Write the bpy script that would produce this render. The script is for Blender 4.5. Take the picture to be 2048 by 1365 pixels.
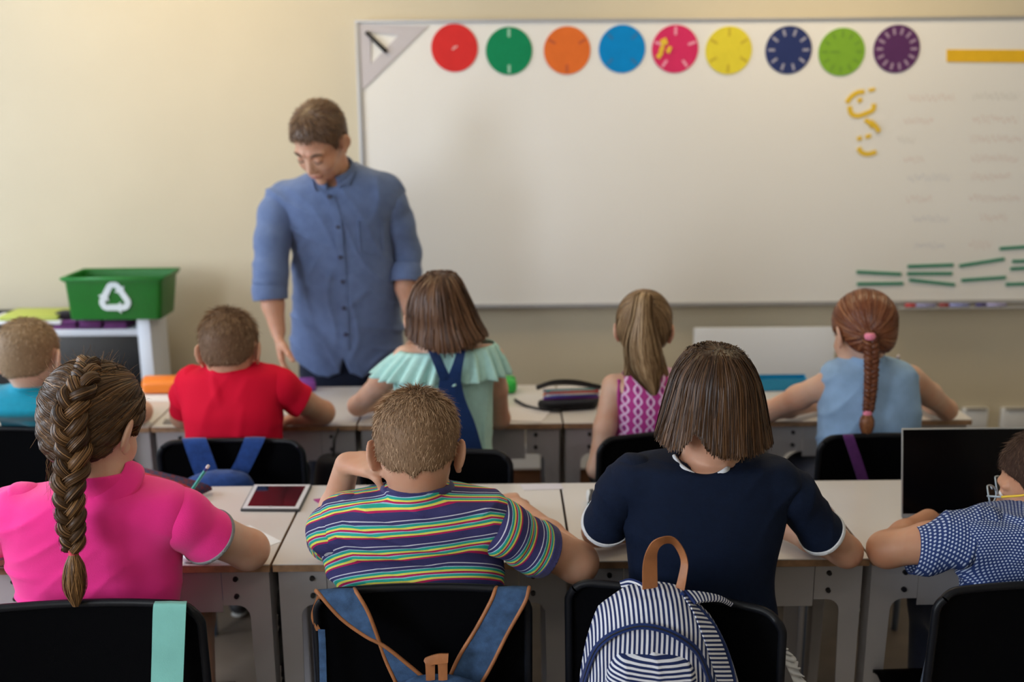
import bpy, bmesh, math, random
import numpy as np
from mathutils import Vector, Matrix
random.seed(7)
rng = np.random.default_rng(7)
for o in list(bpy.data.objects): bpy.data.objects.remove(o)
SC = bpy.context.scene
COL = SC.collection
PI = math.pi

# ------------------------------------------------------------------ camera
FPX, CX, CY = 2066.0, 1024.0, 682.5
CAMZ = 1.77
def nrm(v):
    v = np.asarray(v, float); return v/np.linalg.norm(v)
ROLL = 0.0085
Yc = nrm((-21, 485, -FPX))
Xc = nrm((math.cos(ROLL), math.sin(ROLL), (-21*math.cos(ROLL)+485*math.sin(ROLL))/FPX))
Zc = np.cross(Xc, Yc)
MW = np.array([Xc, Yc, Zc])            # camera vector -> world vector
CAM = np.array([0, 0, CAMZ])
def ray(px, py): return MW @ np.array([(px-CX)/FPX, -(py-CY)/FPX, -1.0])
def A(px, py, Y):                        # point seen at a pixel, at depth Y
    w = ray(px, py); return CAM + w*(Y/w[1])
def Z(px, py, z):                        # point seen at a pixel, at height z
    w = ray(px, py); return CAM + w*((z-CAMZ)/w[2])
def pxm(p):                              # pixels per metre at a point
    return FPX/abs((np.asarray(p)-CAM) @ MW[:, 2])
cam = bpy.data.cameras.new('camera'); camo = bpy.data.objects.new('camera', cam); COL.objects.link(camo)
cam.sensor_width = 36; cam.lens = 36*FPX/2048; cam.clip_start = .05
camo.matrix_world = Matrix([[*MW[0], 0], [*MW[1], 0], [*MW[2], CAMZ], [0, 0, 0, 1]])
cam.dof.use_dof = True; cam.dof.focus_distance = 2.08; cam.dof.aperture_fstop = 2.1
SC.camera = camo

# ------------------------------------------------------------------ world, lights, exposure
W = bpy.data.worlds.new('world'); SC.world = W; W.use_nodes = True
bg = W.node_tree.nodes['Background']; bg.inputs[0].default_value = (.72, .82, 1, 1); bg.inputs[1].default_value = 1.0
def area(name, loc, aim, sx, sy, power, col):
    l = bpy.data.lights.new(name, 'AREA'); l.shape = 'RECTANGLE'; l.size = sx; l.size_y = sy
    l.energy = power; l.color = col
    o = bpy.data.objects.new(name, l); COL.objects.link(o); o.location = loc
    d = Vector(aim)-Vector(loc); o.rotation_euler = d.to_track_quat('-Z', 'Z').to_euler()
    return o
XL, XR, YB, YF, ZT = -3.3, 3.6, -2.2, 4.5, 2.95
area('window_daylight', (XL-.35, 2.6, 1.75), (0, 2.6, 1.2), 3.9, 1.7, 225, (.77, .88, 1))
area('rear_window_daylight', (XL-.35, -.9, 1.75), (0, .2, 1.0), 1.8, 1.7, 230, (.86, .92, 1))
area('added_ceiling_glow', (-1.3, 3.7, ZT-.09), (-1.3, 3.7, 0), 1.15, .55, 14, (1, .74, .38))  # added overhead lamps, warming the upper wall and board
area('added_ceiling_glow', (1.3, 3.7, ZT-.09), (1.3, 3.7, 0), 1.15, .55, 14, (1, .78, .46))
area('added_ceiling_glow', (0.3, .3, ZT-.09), (0.3, .3, 0), 1.15, .55, 4, (1, .86, .66))
SC.view_settings.view_transform = 'Standard'; SC.view_settings.look = 'None'
SC.view_settings.exposure = 0.0; SC.view_settings.gamma = 1; SC.view_settings.use_curve_mapping = False

# ------------------------------------------------------------------ materials
def newmat(name):
    m = bpy.data.materials.new(name); m.use_nodes = True
    return m, m.node_tree.nodes, m.node_tree.links, m.node_tree.nodes['Principled BSDF']
def M(name, col, rough=.6, metal=0, bump=None, var=None, spec=.5, sss=0, coat=0, alpha=None, trans=0, sheen=0, emis=None):
    m, N, L, b = newmat(name)
    b.inputs['Base Color'].default_value = (*col, 1); b.inputs['Roughness'].default_value = rough
    b.inputs['Metallic'].default_value = metal; b.inputs['Specular IOR Level'].default_value = spec
    b.inputs['Coat Weight'].default_value = coat; b.inputs['Transmission Weight'].default_value = trans
    if sheen: b.inputs['Sheen Weight'].default_value = sheen
    if sss:
        b.inputs['Subsurface Weight'].default_value = sss
        b.inputs['Subsurface Radius'].default_value = (1, .35, .18); b.inputs['Subsurface Scale'].default_value = .012
    if emis: b.inputs['Emission Color'].default_value = (*emis[0], 1); b.inputs['Emission Strength'].default_value = emis[1]
    tc = N.new('ShaderNodeTexCoord')
    if var:
        n = N.new('ShaderNodeTexNoise'); n.inputs['Scale'].default_value = var[0]; n.inputs['Detail'].default_value = 4
        L.new(tc.outputs['Object'], n.inputs['Vector'])
        mx = N.new('ShaderNodeMix'); mx.data_type = 'RGBA'
        c2 = var[2] if len(var) > 2 else tuple(c*(1-var[1]) for c in col)
        c1 = col if len(var) > 2 else tuple(min(1, c*(1+var[1])) for c in col)
        mx.inputs[6].default_value = (*c1, 1); mx.inputs[7].default_value = (*c2, 1)
        r = N.new('ShaderNodeMapRange'); r.inputs[1].default_value = .3; r.inputs[2].default_value = .7
        L.new(n.outputs[0], r.inputs[0]); L.new(r.outputs[0], mx.inputs[0]); L.new(mx.outputs[2], b.inputs['Base Color'])
    if bump:
        n = N.new('ShaderNodeTexNoise'); n.inputs['Scale'].default_value = bump[0]; n.inputs['Detail'].default_value = 3
        if len(bump) > 2:
            mp = N.new('ShaderNodeMapping'); mp.inputs['Scale'].default_value = bump[2]
            L.new(tc.outputs['Object'], mp.inputs[0]); L.new(mp.outputs[0], n.inputs['Vector'])
        else: L.new(tc.outputs['Object'], n.inputs['Vector'])
        bp = N.new('ShaderNodeBump'); bp.inputs['Strength'].default_value = bump[1]; bp.inputs['Distance'].default_value = .002
        L.new(n.outputs[0], bp.inputs['Height']); L.new(bp.outputs[0], b.inputs['Normal'])
    return m
def fabric(name, col, rough=.85, var=.12, sheen=.15, bump=(350, .35)):
    return M(name, col, rough, bump=bump, var=(60, var), spec=.2, sheen=sheen)
def attr_node(N, nm):
    a = N.new('ShaderNodeAttribute'); a.attribute_name = nm; return a
def math_(N, L, op, a, b=None, c=None):
    n = N.new('ShaderNodeMath'); n.operation = op
    for i, v in enumerate((a, b, c)):
        if v is None: continue
        if isinstance(v, (int, float)): n.inputs[i].default_value = v
        else: L.new(v, n.inputs[i])
    return n.outputs[0]
def ramp_const(N, L, fac, stops):
    r = N.new('ShaderNodeValToRGB'); r.color_ramp.interpolation = 'CONSTANT'
    e = r.color_ramp.elements
    while len(e) > 1: e.remove(e[-1])
    e[0].position = stops[0][0]; e[0].color = (*stops[0][1], 1)
    for p, c in stops[1:]:
        k = e.new(p); k.color = (*c, 1)
    L.new(fac, r.inputs[0]); return r.outputs[0]
def weave(N, L, b, scale=400, s=.3):
    tc = N.new('ShaderNodeTexCoord'); n = N.new('ShaderNodeTexNoise'); n.inputs['Scale'].default_value = scale
    L.new(tc.outputs['Object'], n.inputs['Vector']); bp = N.new('ShaderNodeBump'); bp.inputs['Strength'].default_value = s
    bp.inputs['Distance'].default_value = .002; L.new(n.outputs[0], bp.inputs['Height']); L.new(bp.outputs[0], b.inputs['Normal'])
def stripes_mat(name, period, stops, rough=.8):
    m, N, L, b = newmat(name); b.inputs['Roughness'].default_value = rough; b.inputs['Specular IOR Level'].default_value = .2
    f = math_(N, L, 'FRACT', math_(N, L, 'DIVIDE', attr_node(N, 'pv').outputs['Fac'], period))
    L.new(ramp_const(N, L, f, stops), b.inputs['Base Color']); weave(N, L, b); return m
def dots_mat(name, p, base, dot, r=.3):
    m, N, L, b = newmat(name); b.inputs['Roughness'].default_value = .85; b.inputs['Specular IOR Level'].default_value = .2
    v = math_(N, L, 'DIVIDE', attr_node(N, 'pv').outputs['Fac'], p*.87); u = math_(N, L, 'DIVIDE', attr_node(N, 'pu').outputs['Fac'], p)
    row = math_(N, L, 'FLOORED_MODULO', math_(N, L, 'FLOOR', v), 2.0)
    u = math_(N, L, 'ADD', u, math_(N, L, 'MULTIPLY', row, .5))
    fu = math_(N, L, 'SUBTRACT', math_(N, L, 'FRACT', u), .5); fv = math_(N, L, 'SUBTRACT', math_(N, L, 'FRACT', v), .5)
    d = math_(N, L, 'SQRT', math_(N, L, 'ADD', math_(N, L, 'MULTIPLY', fu, fu), math_(N, L, 'MULTIPLY', fv, fv)))
    L.new(ramp_const(N, L, d, [(0, dot), (r, base)]), b.inputs['Base Color']); weave(N, L, b); return m
def ikat_mat(name):
    m, N, L, b = newmat(name); b.inputs['Roughness'].default_value = .8
    u = math_(N, L, 'DIVIDE', attr_node(N, 'pu').outputs['Fac'], .042); v = math_(N, L, 'DIVIDE', attr_node(N, 'pv').outputs['Fac'], .062)
    fu = math_(N, L, 'SUBTRACT', math_(N, L, 'FRACT', u), .5)
    s = math_(N, L, 'MULTIPLY', math_(N, L, 'SINE', math_(N, L, 'MULTIPLY', v, 2*PI)), .27)
    d1 = math_(N, L, 'ABSOLUTE', math_(N, L, 'SUBTRACT', fu, s)); d2 = math_(N, L, 'ABSOLUTE', math_(N, L, 'ADD', fu, s))
    d = math_(N, L, 'MINIMUM', d1, d2)
    ring = ramp_const(N, L, d, [(0, (.62, .42, .62)), (.09, (.36, .02, .20))])
    fv = math_(N, L, 'SUBTRACT', math_(N, L, 'FRACT', math_(N, L, 'ADD', math_(N, L, 'MULTIPLY', v, 2.0), 0.0)), .5)
    dd = math_(N, L, 'ADD', math_(N, L, 'ABSOLUTE', fu), math_(N, L, 'ABSOLUTE', math_(N, L, 'MULTIPLY', fv, .8)))
    mx = N.new('ShaderNodeMix'); mx.data_type = 'RGBA'; L.new(math_(N, L, 'LESS_THAN', dd, .13), mx.inputs[0])
    L.new(ring, mx.inputs[6]); mx.inputs[7].default_value = (.12, .01, .12, 1); L.new(mx.outputs[2], b.inputs['Base Color'])
    weave(N, L, b); return m
def hair_mat(name, dark, mid, light, rough=.42, spec=.45):
    m, N, L, b = newmat(name); b.inputs['Roughness'].default_value = rough; b.inputs['Specular IOR Level'].default_value = spec
    r = N.new('ShaderNodeValToRGB'); e = r.color_ramp.elements
    e[0].position = 0; e[0].color = (*dark, 1); e[1].position = 1; e[1].color = (*light, 1); k = e.new(.5); k.color = (*mid, 1)
    L.new(attr_node(N, 'rnd').outputs['Fac'], r.inputs[0]); L.new(r.outputs[0], b.inputs['Base Color']); return m
def skin(name, col): 
    c2 = (col[0]*.93, col[1]*.76, col[2]*.68)
    return M(name, col, .52, var=(14, 0, c2), bump=(220, .12), spec=.35, sss=.22)

# ------------------------------------------------------------------ mesh helpers
ORG = {}
def tag(o, label=None, cat=None, group=None, kind=None):
    if label: o['label'] = label
    if cat: o['category'] = cat
    if group: o['group'] = group
    if kind: o['kind'] = kind
    return o
def thing(name, label, cat, loc=(0, 0, 0), group=None):
    o = bpy.data.objects.new(name, None); COL.objects.link(o); o.location = loc; o.empty_display_size = .1
    ORG[o.name] = np.array(loc, float); return tag(o, label, cat, group)
def link(name, me, mat, parent=None, smooth=True):
    o = bpy.data.objects.new(name, me); COL.objects.link(o)
    for m in (mat if isinstance(mat, (list, tuple)) else [mat]): me.materials.append(m)
    me.polygons.foreach_set('use_smooth', [smooth]*len(me.polygons))
    if parent is not None:
        o.parent = parent; org = ORG[parent.name]; ORG[o.name] = org
        if np.abs(org).max() > 0: me.transform(Matrix.Translation(-Vector(org)))
    else: ORG[o.name] = np.zeros(3)
    return o
def raw(name, V, F, mat, parent=None, smooth=True, attrs=None, mi=None):
    """V (n,3) array, F (m,k) int array or list of arrays"""
    V = np.asarray(V, np.float32); me = bpy.data.meshes.new(name)
    Fs = F if isinstance(F, list) and len(F) and isinstance(F[0], np.ndarray) and F[0].ndim == 2 else [np.asarray(F)]
    me.vertices.add(len(V)); me.vertices.foreach_set('co', V.ravel())
    nl = sum(f.size for f in Fs); nf = sum(len(f) for f in Fs)
    me.loops.add(nl); me.polygons.add(nf)
    me.loops.foreach_set('vertex_index', np.concatenate([f.ravel() for f in Fs]).astype(np.int32))
    tot = np.concatenate([np.full(len(f), f.shape[1]) for f in Fs]); st = np.concatenate([[0], np.cumsum(tot)[:-1]])
    me.polygons.foreach_set('loop_start', st.astype(np.int32))
    for k, v in (attrs or {}).items():
        a = me.attributes.new(k, 'FLOAT', 'POINT'); a.data.foreach_set('value', np.asarray(v, np.float32))
    me.update(calc_edges=True); me.validate()
    o = link(name, me, mat, parent, smooth)
    if mi is not None: me.polygons.foreach_set('material_index', np.asarray(mi, np.int32))
    return o
def frombm(name, bm, mat, parent=None, smooth=False):
    me = bpy.data.meshes.new(name); bmesh.ops.recalc_face_normals(bm, faces=bm.faces); bm.to_mesh(me); bm.free()
    o = link(name, me, mat, parent, smooth)
    if smooth: autosmooth(o)
    return o
def autosmooth(o, ang=35):
    me = o.data
    bm = bmesh.new(); bm.from_mesh(me)
    for e in bm.edges:
        if len(e.link_faces) == 2 and e.calc_face_angle(0) > math.radians(ang): e.smooth = False
    bm.to_mesh(me); bm.free()
def addbox(bm, lo, hi, bev=0, seg=2, mtx=None):
    r = bmesh.ops.create_cube(bm, size=1); vs = r['verts']
    c = (Vector(lo)+Vector(hi))/2; s = Vector(hi)-Vector(lo)
    for v in vs: v.co = Vector((v.co.x*s.x, v.co.y*s.y, v.co.z*s.z))+c
    if bev:
        es = {e for v in vs for e in v.link_edges}
        r = bmesh.ops.bevel(bm, geom=list(es), offset=bev, segments=seg, profile=.5, affect='EDGES'); vs = list({*r['verts'], *[v for v in vs if v.is_valid]})
    if mtx is not None:
        for v in vs: v.co = mtx @ v.co
    return vs
def box(name, lo, hi, mat, parent=None, bev=.002, seg=2, mtx=None):
    bm = bmesh.new(); addbox(bm, lo, hi, bev, seg, mtx); return frombm(name, bm, mat, parent, smooth=bev > 0)
def tube(name, pts, r, mat, parent=None, n=8, cap=True, sub=6):
    V, F = tubegeo(pts, r, n, cap, sub); return raw(name, V, F, mat, parent)
def crom(pts, sub):
    P = np.asarray(pts, float)
    if len(P) < 3 or sub <= 1: 
        return P
    Q = np.vstack([2*P[0]-P[1], P, 2*P[-1]-P[-2]]); out = []
    for i in range(1, len(Q)-2):
        for k in range(sub):
            t = k/sub; a, b, c, d = Q[i-1], Q[i], Q[i+1], Q[i+2]
            out.append(.5*((2*b)+(-a+c)*t+(2*a-5*b+4*c-d)*t*t+(-a+3*b-3*c+d)*t**3))
    out.append(P[-1]); return np.array(out)
def frames(P, up=(0, 0, 1)):
    T = np.gradient(P, axis=0); T /= np.linalg.norm(T, axis=1)[:, None]+1e-9
    u = np.array(up, float)
    if abs(T[0] @ u) > .95: u = np.array([0, 1., 0]) if abs(T[0][1]) < .9 else np.array([1., 0, 0])
    S = []; s = nrm(np.cross(T[0], u)); 
    for t in T:
        s = nrm(s-t*(s @ t)); S.append(s)
    S = np.array(S); return T, S, np.cross(S, T)
def tubegeo(pts, r, n=8, cap=True, sub=6, sy=1.0, up=(0, 0, 1)):
    R = np.atleast_1d(np.asarray(r, float)); P = np.asarray(pts, float)
    if len(R) == 1: R = np.full(len(P), R[0])
    Q = crom(np.hstack([P, R[:, None]]), sub); P, R = Q[:, :3], Q[:, 3]
    T, S, B = frames(P, up); a = np.arange(n)*2*PI/n
    V = P[:, None, :]+R[:, None, None]*(np.cos(a)[None, :, None]*S[:, None, :]+sy*np.sin(a)[None, :, None]*B[:, None, :])
    m = len(P); i = np.arange(m-1)[:, None]*n; j = np.arange(n)[None]; k = (j+1) % n
    F = np.stack([i+j, i+k, i+n+k, i+n+j], -1).reshape(-1, 4); V = V.reshape(-1, 3); Fs = [F]
    if cap:
        V = np.vstack([V, P[0], P[-1]]); c0, c1 = m*n, m*n+1; jj = np.arange(n); kk = (jj+1) % n
        Fs.append(np.vstack([np.stack([np.full(n, c0), kk, jj], 1), np.stack([np.full(n, c1), (m-1)*n+jj, (m-1)*n+kk], 1)]))
    return V, Fs
def prism(bm, outline, lo, hi, axis=1):
    """extrude a 2D outline along axis"""
    def mk(p, d):
        if axis == 1: return (p[0], d, p[1])
        if axis == 0: return (d, p[0], p[1])
        return (p[0], p[1], d)
    a = [bm.verts.new(mk(p, lo)) for p in outline]; b = [bm.verts.new(mk(p, hi)) for p in outline]
    bm.faces.new(a); bm.faces.new(b[::-1]); n = len(a)
    for i in range(n): bm.faces.new((a[i], b[i], b[(i+1) % n], a[(i+1) % n]))
def slab(name, L, R, thick, mat, parent=None, sub=6, attrs=None, mid=0, normal=None):
    """a strap between two edge polylines, with thickness; mid>0 bulges the middle"""
    L = crom(L, sub); R = crom(R, sub); n = len(L); T = np.gradient((L+R)/2, axis=0)
    if normal is None:
        Nn = np.cross(T, R-L); Nn /= np.linalg.norm(Nn, axis=1)[:, None]+1e-9
    else: Nn = np.tile(nrm(normal), (n, 1))
    C = (L+R)/2; h = Nn*thick/2
    ring = [L-h*.6, L+h*.6, C+h*(1+mid), R+h*.6, R-h*.6, C-h*(1+mid)]
    V = np.stack(ring, 1).reshape(-1, 3); m = 6; i = np.arange(n-1)[:, None]*m; j = np.arange(m)[None]; k = (j+1) % m
    F = [np.stack([i+j, i+k, i+m+k, i+m+j], -1).reshape(-1, 4), np.array([[0, 1, 2, 3, 4, 5], [(n-1)*m+q for q in (5, 4, 3, 2, 1, 0)]])]
    at = None
    if attrs == 'len':
        s = np.concatenate([[0], np.cumsum(np.linalg.norm(np.diff(C, axis=0), axis=1))]); at = {'pv': np.repeat(s, m)}
    if attrs == 'wid':
        w = np.linalg.norm(R-L, axis=1); z = np.zeros(n); at = {'pv': np.stack([z, z, w/2, w, w, w/2], 1).ravel()}
    o = raw(name, V, F, mat, parent, attrs=at); autosmooth(o, 40); return o
def children(o): return [c for c in bpy.data.objects if c.parent == o]
def copy_tree(o, parent=None, cm=None):
    if cm is None:
        cm = {}
        for x in bpy.data.objects:
            if x.parent: cm.setdefault(x.parent.name, []).append(x)
    c = o.copy(); COL.objects.link(c)
    if parent is not None: c.parent = parent
    for ch in cm.get(o.name, []): copy_tree(ch, c, cm)
    return c

# ------------------------------------------------------------------ signed distance modelling
class Prim: pass
def pcap(a, b, ra, rb):
    p = Prim(); a = np.asarray(a, np.float32); b = np.asarray(b, np.float32); r = max(ra, rb)
    p.lo = np.minimum(a, b)-r; p.hi = np.maximum(a, b)+r
    ab = b-a; L2 = float(ab @ ab)+1e-9
    def f(P):
        t = np.clip(((P-a) @ ab)/L2, 0, 1); d = P-a-t[..., None]*ab
        return np.sqrt((d*d).sum(-1))-(ra+(rb-ra)*t)
    p.f = f; return p
def pell(c, r, R=None):
    p = Prim(); c = np.asarray(c, np.float32); r = np.asarray(r, np.float32); m = r.max()
    R = np.eye(3, dtype=np.float32) if R is None else np.asarray(R, np.float32)
    ext = np.abs(R) @ r
    p.lo, p.hi = c-ext, c+ext
    def f(P):
        q = (P-c) @ R; k0 = np.sqrt(((q/r)**2).sum(-1)); k1 = np.sqrt(((q/(r*r))**2).sum(-1))+1e-9
        return k0*(k0-1)/k1
    p.f = f; return p
def psec(secs, n=2.3, grow=0.0, sub=8):
    """loft by height: rows (z, cx, a, cy, b)"""
    p = Prim(); S = np.array(sorted(secs, key=lambda s: s[0]), float); S = crom(S, sub)
    o = np.argsort(S[:, 0]); S = S[o]
    S[:, 2] = np.maximum(S[:, 2]+grow, .004); S[:, 4] = np.maximum(S[:, 4]+grow, .004)
    z0, z1 = S[0, 0]-grow, S[-1, 0]+grow
    p.lo = np.array([(S[:, 1]-S[:, 2]).min(), (S[:, 3]-S[:, 4]).min(), z0]); p.hi = np.array([(S[:, 1]+S[:, 2]).max(), (S[:, 3]+S[:, 4]).max(), z1])
    def f(P):
        z = P[..., 2]; I = lambda k: np.interp(z, S[:, 0], S[:, k])
        a, b = I(2), I(4); u = np.abs(P[..., 0]-I(1))/a; v = np.abs(P[..., 1]-I(3))/b
        k = (u**n+v**n)**(1/n)
        return np.maximum((k-1)*np.minimum(a, b), np.maximum(z0-z, z-z1)*.7)
    p.f = f; return p
def pplane(pt, n):
    p = Prim(); pt = np.asarray(pt, np.float32); n = nrm(n).astype(np.float32); p.lo = np.full(3, -99.); p.hi = np.full(3, 99.)
    p.f = lambda P: (P-pt) @ n; return p
def pmax(*ps):
    p = Prim(); p.lo, p.hi = ps[0].lo, ps[0].hi; p.f = lambda P: np.maximum.reduce([q.f(P) for q in ps]); return p
class Blob:
    def __init__(s, k=.012): s.ops = []; s.k = k; s.disp = []
    def add(s, p, k=None): s.ops.append(('u', p, s.k if k is None else k)); return s
    def cap(s, a, b, ra, rb=None, k=None): return s.add(pcap(a, b, ra, ra if rb is None else rb), k)
    def chain(s, pts, rs, k=None):
        for i in range(len(pts)-1): s.cap(pts[i], pts[i+1], rs[i], rs[i+1], k)
        return s
    def ell(s, c, r, R=None, k=None): return s.add(pell(c, r, R), k)
    def sub(s, p, k=.004): s.ops.append(('s', p, k)); return s
    def inter(s, p, k=.004): s.ops.append(('i', p, k)); return s
    def copy(s):
        b = Blob(s.k); b.ops = list(s.ops); b.disp = list(s.disp); return b
    def bounds(s):
        us = [o[1] for o in s.ops if o[0] == 'u']
        return np.min([p.lo for p in us], 0), np.max([p.hi for p in us], 0)
    @staticmethod
    def comb(kind, D, d, k):
        if kind == 's': d = -d
        if kind == 'u':
            h = np.maximum(k-np.abs(D-d), 0)/k if k > 0 else 0
            return np.minimum(D, d)-h*h*k*.25
        h = np.maximum(k-np.abs(D-d), 0)/k if k > 0 else 0
        return np.maximum(D, d)+h*h*k*.25
    def ev(s, P):
        P = np.asarray(P, np.float32); D = np.full(len(P), .08, np.float32)
        for kind, p, k in s.ops:
            if kind == 'i': D = s.comb(kind, D, p.f(P), k); continue
            m = ((P > p.lo-.05) & (P < p.hi+.05)).all(1)
            if m.any(): D[m] = s.comb(kind, D[m], p.f(P[m]), k)
        for f in s.disp: D = D+f(P)
        return D
    def grad(s, P, e=.0015):
        d = s.ev(P); g = np.stack([s.ev(P+np.eye(3)[i]*e)-d for i in range(3)], 1)
        g /= np.linalg.norm(g, axis=1)[:, None]+1e-9; return d, g
    def grid(s, h, pad=3):
        lo, hi = s.bounds(); lo = lo-pad*h; n = np.ceil((hi+pad*h-lo)/h).astype(int)+1
        ax = [(lo[i]+np.arange(n[i])*h).astype(np.float32) for i in range(3)]
        D = np.full(tuple(n), .05, np.float32); mg = .03
        for kind, p, k in s.ops:
            a = np.clip(np.floor((p.lo-mg-lo)/h).astype(int), 0, n); b = np.clip(np.ceil((p.hi+mg-lo)/h).astype(int)+1, 0, n)
            if (b <= a).any(): continue
            sl = tuple(slice(a[i], b[i]) for i in range(3))
            G = np.stack(np.meshgrid(*[ax[i][sl[i]] for i in range(3)], indexing='ij'), -1)
            D[sl] = s.comb(kind, D[sl], p.f(G), k)
        if s.disp:
            idx = np.nonzero(np.abs(D) < .03)
            Pn = np.stack([ax[i][idx[i]] for i in range(3)], 1)
            for f in s.disp: D[idx] += f(Pn)
        return D, lo, h
    def mesh(s, h=.005):
        D, lo, h = s.grid(h); return snets(D, lo, h)
def snets(D, lo, h):
    S = D < 0; n = np.array(D.shape); cn = n-1; tot = int(cn.prod()); strd = np.array([cn[1]*cn[2], cn[2], 1])
    ids = []; pos = []; quads = []
    for ax in range(3):
        a = [slice(None)]*3; b = [slice(None)]*3; a[ax] = slice(0, -1); b[ax] = slice(1, None)
        cr = S[tuple(a)] != S[tuple(b)]; I = np.stack(np.nonzero(cr), 1)
        da = D[tuple(a)][cr]; db = D[tuple(b)][cr]; P = I.astype(np.float64); P[:, ax] += da/(da-db)
        u, v = (ax+1) % 3, (ax+2) % 3; q = []; ok = np.ones(len(I), bool)
        for du, dv in ((0, 0), (-1, 0), (-1, -1), (0, -1)):
            J = I.copy(); J[:, u] += du; J[:, v] += dv; g = ((J >= 0) & (J < cn)).all(1); ok &= g
            c = J @ strd; q.append(c); ids.append(c[g]); pos.append(P[g])
        q = np.stack(q, 1)[ok]; flip = (da >= 0)[ok]; q[flip] = q[flip][:, ::-1]; quads.append(q)
    ids = np.concatenate(ids); pos = np.concatenate(pos)
    uq, inv = np.unique(ids, return_inverse=True); inv = inv.ravel(); cnt = np.bincount(inv)
    V = np.stack([np.bincount(inv, pos[:, i])/cnt for i in range(3)], 1)*h+lo
    Q = np.searchsorted(uq, np.concatenate(quads)); return V, Q
def relax(V, Q, it=1, w=.5):
    e = np.vstack([Q[:, [0, 1]], Q[:, [1, 2]], Q[:, [2, 3]], Q[:, [3, 0]]]); e = np.vstack([e, e[:, ::-1]])
    c = np.bincount(e[:, 0], minlength=len(V)).astype(float)
    for _ in range(it):
        A_ = np.stack([np.bincount(e[:, 0], V[e[:, 1], i], minlength=len(V)) for i in range(3)], 1)/c[:, None]
        V = V*(1-w)+A_*w
    return V
def cutmesh(V, Q, cuts):
    """open the mesh along planes (pt, outward normal[, region fn on vertices])"""
    bm = bmesh.new(); vs = [bm.verts.new(v) for v in V]
    for q in Q:
        try: bm.faces.new([vs[i] for i in q])
        except ValueError: pass
    for pt, n in cuts:
        bmesh.ops.bisect_plane(bm, geom=bm.verts[:]+bm.edges[:]+bm.faces[:], plane_co=Vector(pt), plane_no=Vector(nrm(n)), clear_outer=True)
    bmesh.ops.triangulate(bm, faces=[f for f in bm.faces if len(f.verts) > 4])
    bm.verts.index_update()
    V2 = np.array([v.co[:] for v in bm.verts]); Fs = [[v.index for v in f.verts] for f in bm.faces]; bm.free()
    q = np.array([f for f in Fs if len(f) == 4], int).reshape(-1, 4); t = np.array([f for f in Fs if len(f) == 3], int).reshape(-1, 3)
    return V2, [a for a in (q, t) if len(a)]
def solidify(o, t=.003, off=-1):
    m = o.modifiers.new('thickness', 'SOLIDIFY'); m.thickness = t; m.offset = off; return o
def folds(amp, dirs, seed=0):
    """gentle fabric folds: warped waves, dirs = list of (wave vector in rad/m)"""
    r = np.random.default_rng(seed); ph = r.uniform(0, 6, (len(dirs), 3)); dirs = np.array(dirs, float)
    def f(P):
        d = np.zeros(len(P), np.float32)
        for i, k in enumerate(dirs):
            w = np.sin(P[:, 0]*11+ph[i, 0])+np.sin(P[:, 2]*13+ph[i, 1])+np.sin(P[:, 1]*9+ph[i, 2])
            a = .5+.5*np.sin(P[:, 0]*12+P[:, 2]*9+ph[i, 2]*2)
            s = np.sin(P @ k+w*1.3)
            d -= amp*a*a*(1-np.abs(s))**2.5
        return d
    return f
# ------------------------------------------------------------------ hair
def ribbons(paths, nrmls, w0, w1, rnd, twist=.5, taper=None):
    """paths (N,S,3), nrmls (N,S,3): flat strands; returns V, F, rnd per vertex"""
    N, S, _ = paths.shape; T = np.gradient(paths, axis=1); T /= np.linalg.norm(T, axis=2, keepdims=True)+1e-9
    B = np.cross(T, nrmls); B /= np.linalg.norm(B, axis=2, keepdims=True)+1e-9
    a = rng.uniform(-twist, twist, (N, 1, 1)); side = B*np.cos(a)+nrmls*np.sin(a)
    t = np.linspace(0, 1, S)[None, :, None]; w = w0+(w1-w0)*t if taper is None else taper[None, :, None]
    w = w*rng.uniform(.6, 1.3, (N, 1, 1))
    V = np.stack([paths-side*w/2, paths+side*w/2], 2).reshape(-1, 3)
    i = (np.arange(N)[:, None]*S+np.arange(S-1)[None])*2; F = np.stack([i, i+1, i+3, i+2], -1).reshape(-1, 4)
    return V, F, np.repeat(rnd, S*2)
def trace(blob, roots, dirf, step, n, offs, stop):
    P = roots.copy(); out = []; Ns = []; alive = np.ones(len(P), bool)
    for i in range(n):
        d, G = blob.grad(P); P = np.where(alive[:, None], P-(d-offs)[:, None]*G, P)
        out.append(P.copy()); Ns.append(G); T = dirf(P); T = T-G*(T*G).sum(1)[:, None]; T /= np.linalg.norm(T, axis=1)[:, None]+1e-6
        Pn = P+T*step; alive &= ~stop(Pn); P = np.where(alive[:, None], Pn, P)
    return np.stack(out, 1), np.stack(Ns, 1)
def surf_sample(V, Q, n, mask=None):
    C = V[Q].mean(1); Nn = np.cross(V[Q[:, 1]]-V[Q[:, 0]], V[Q[:, 2]]-V[Q[:, 0]]); ar = np.linalg.norm(Nn, axis=1)
    p = ar.copy()
    if mask is not None: p = p*mask(C)
    i = rng.choice(len(Q), n, p=p/p.sum()); w = rng.dirichlet((1, 1, 1, 1), n)
    return (V[Q[i]]*w[..., None]).sum(1)
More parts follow.
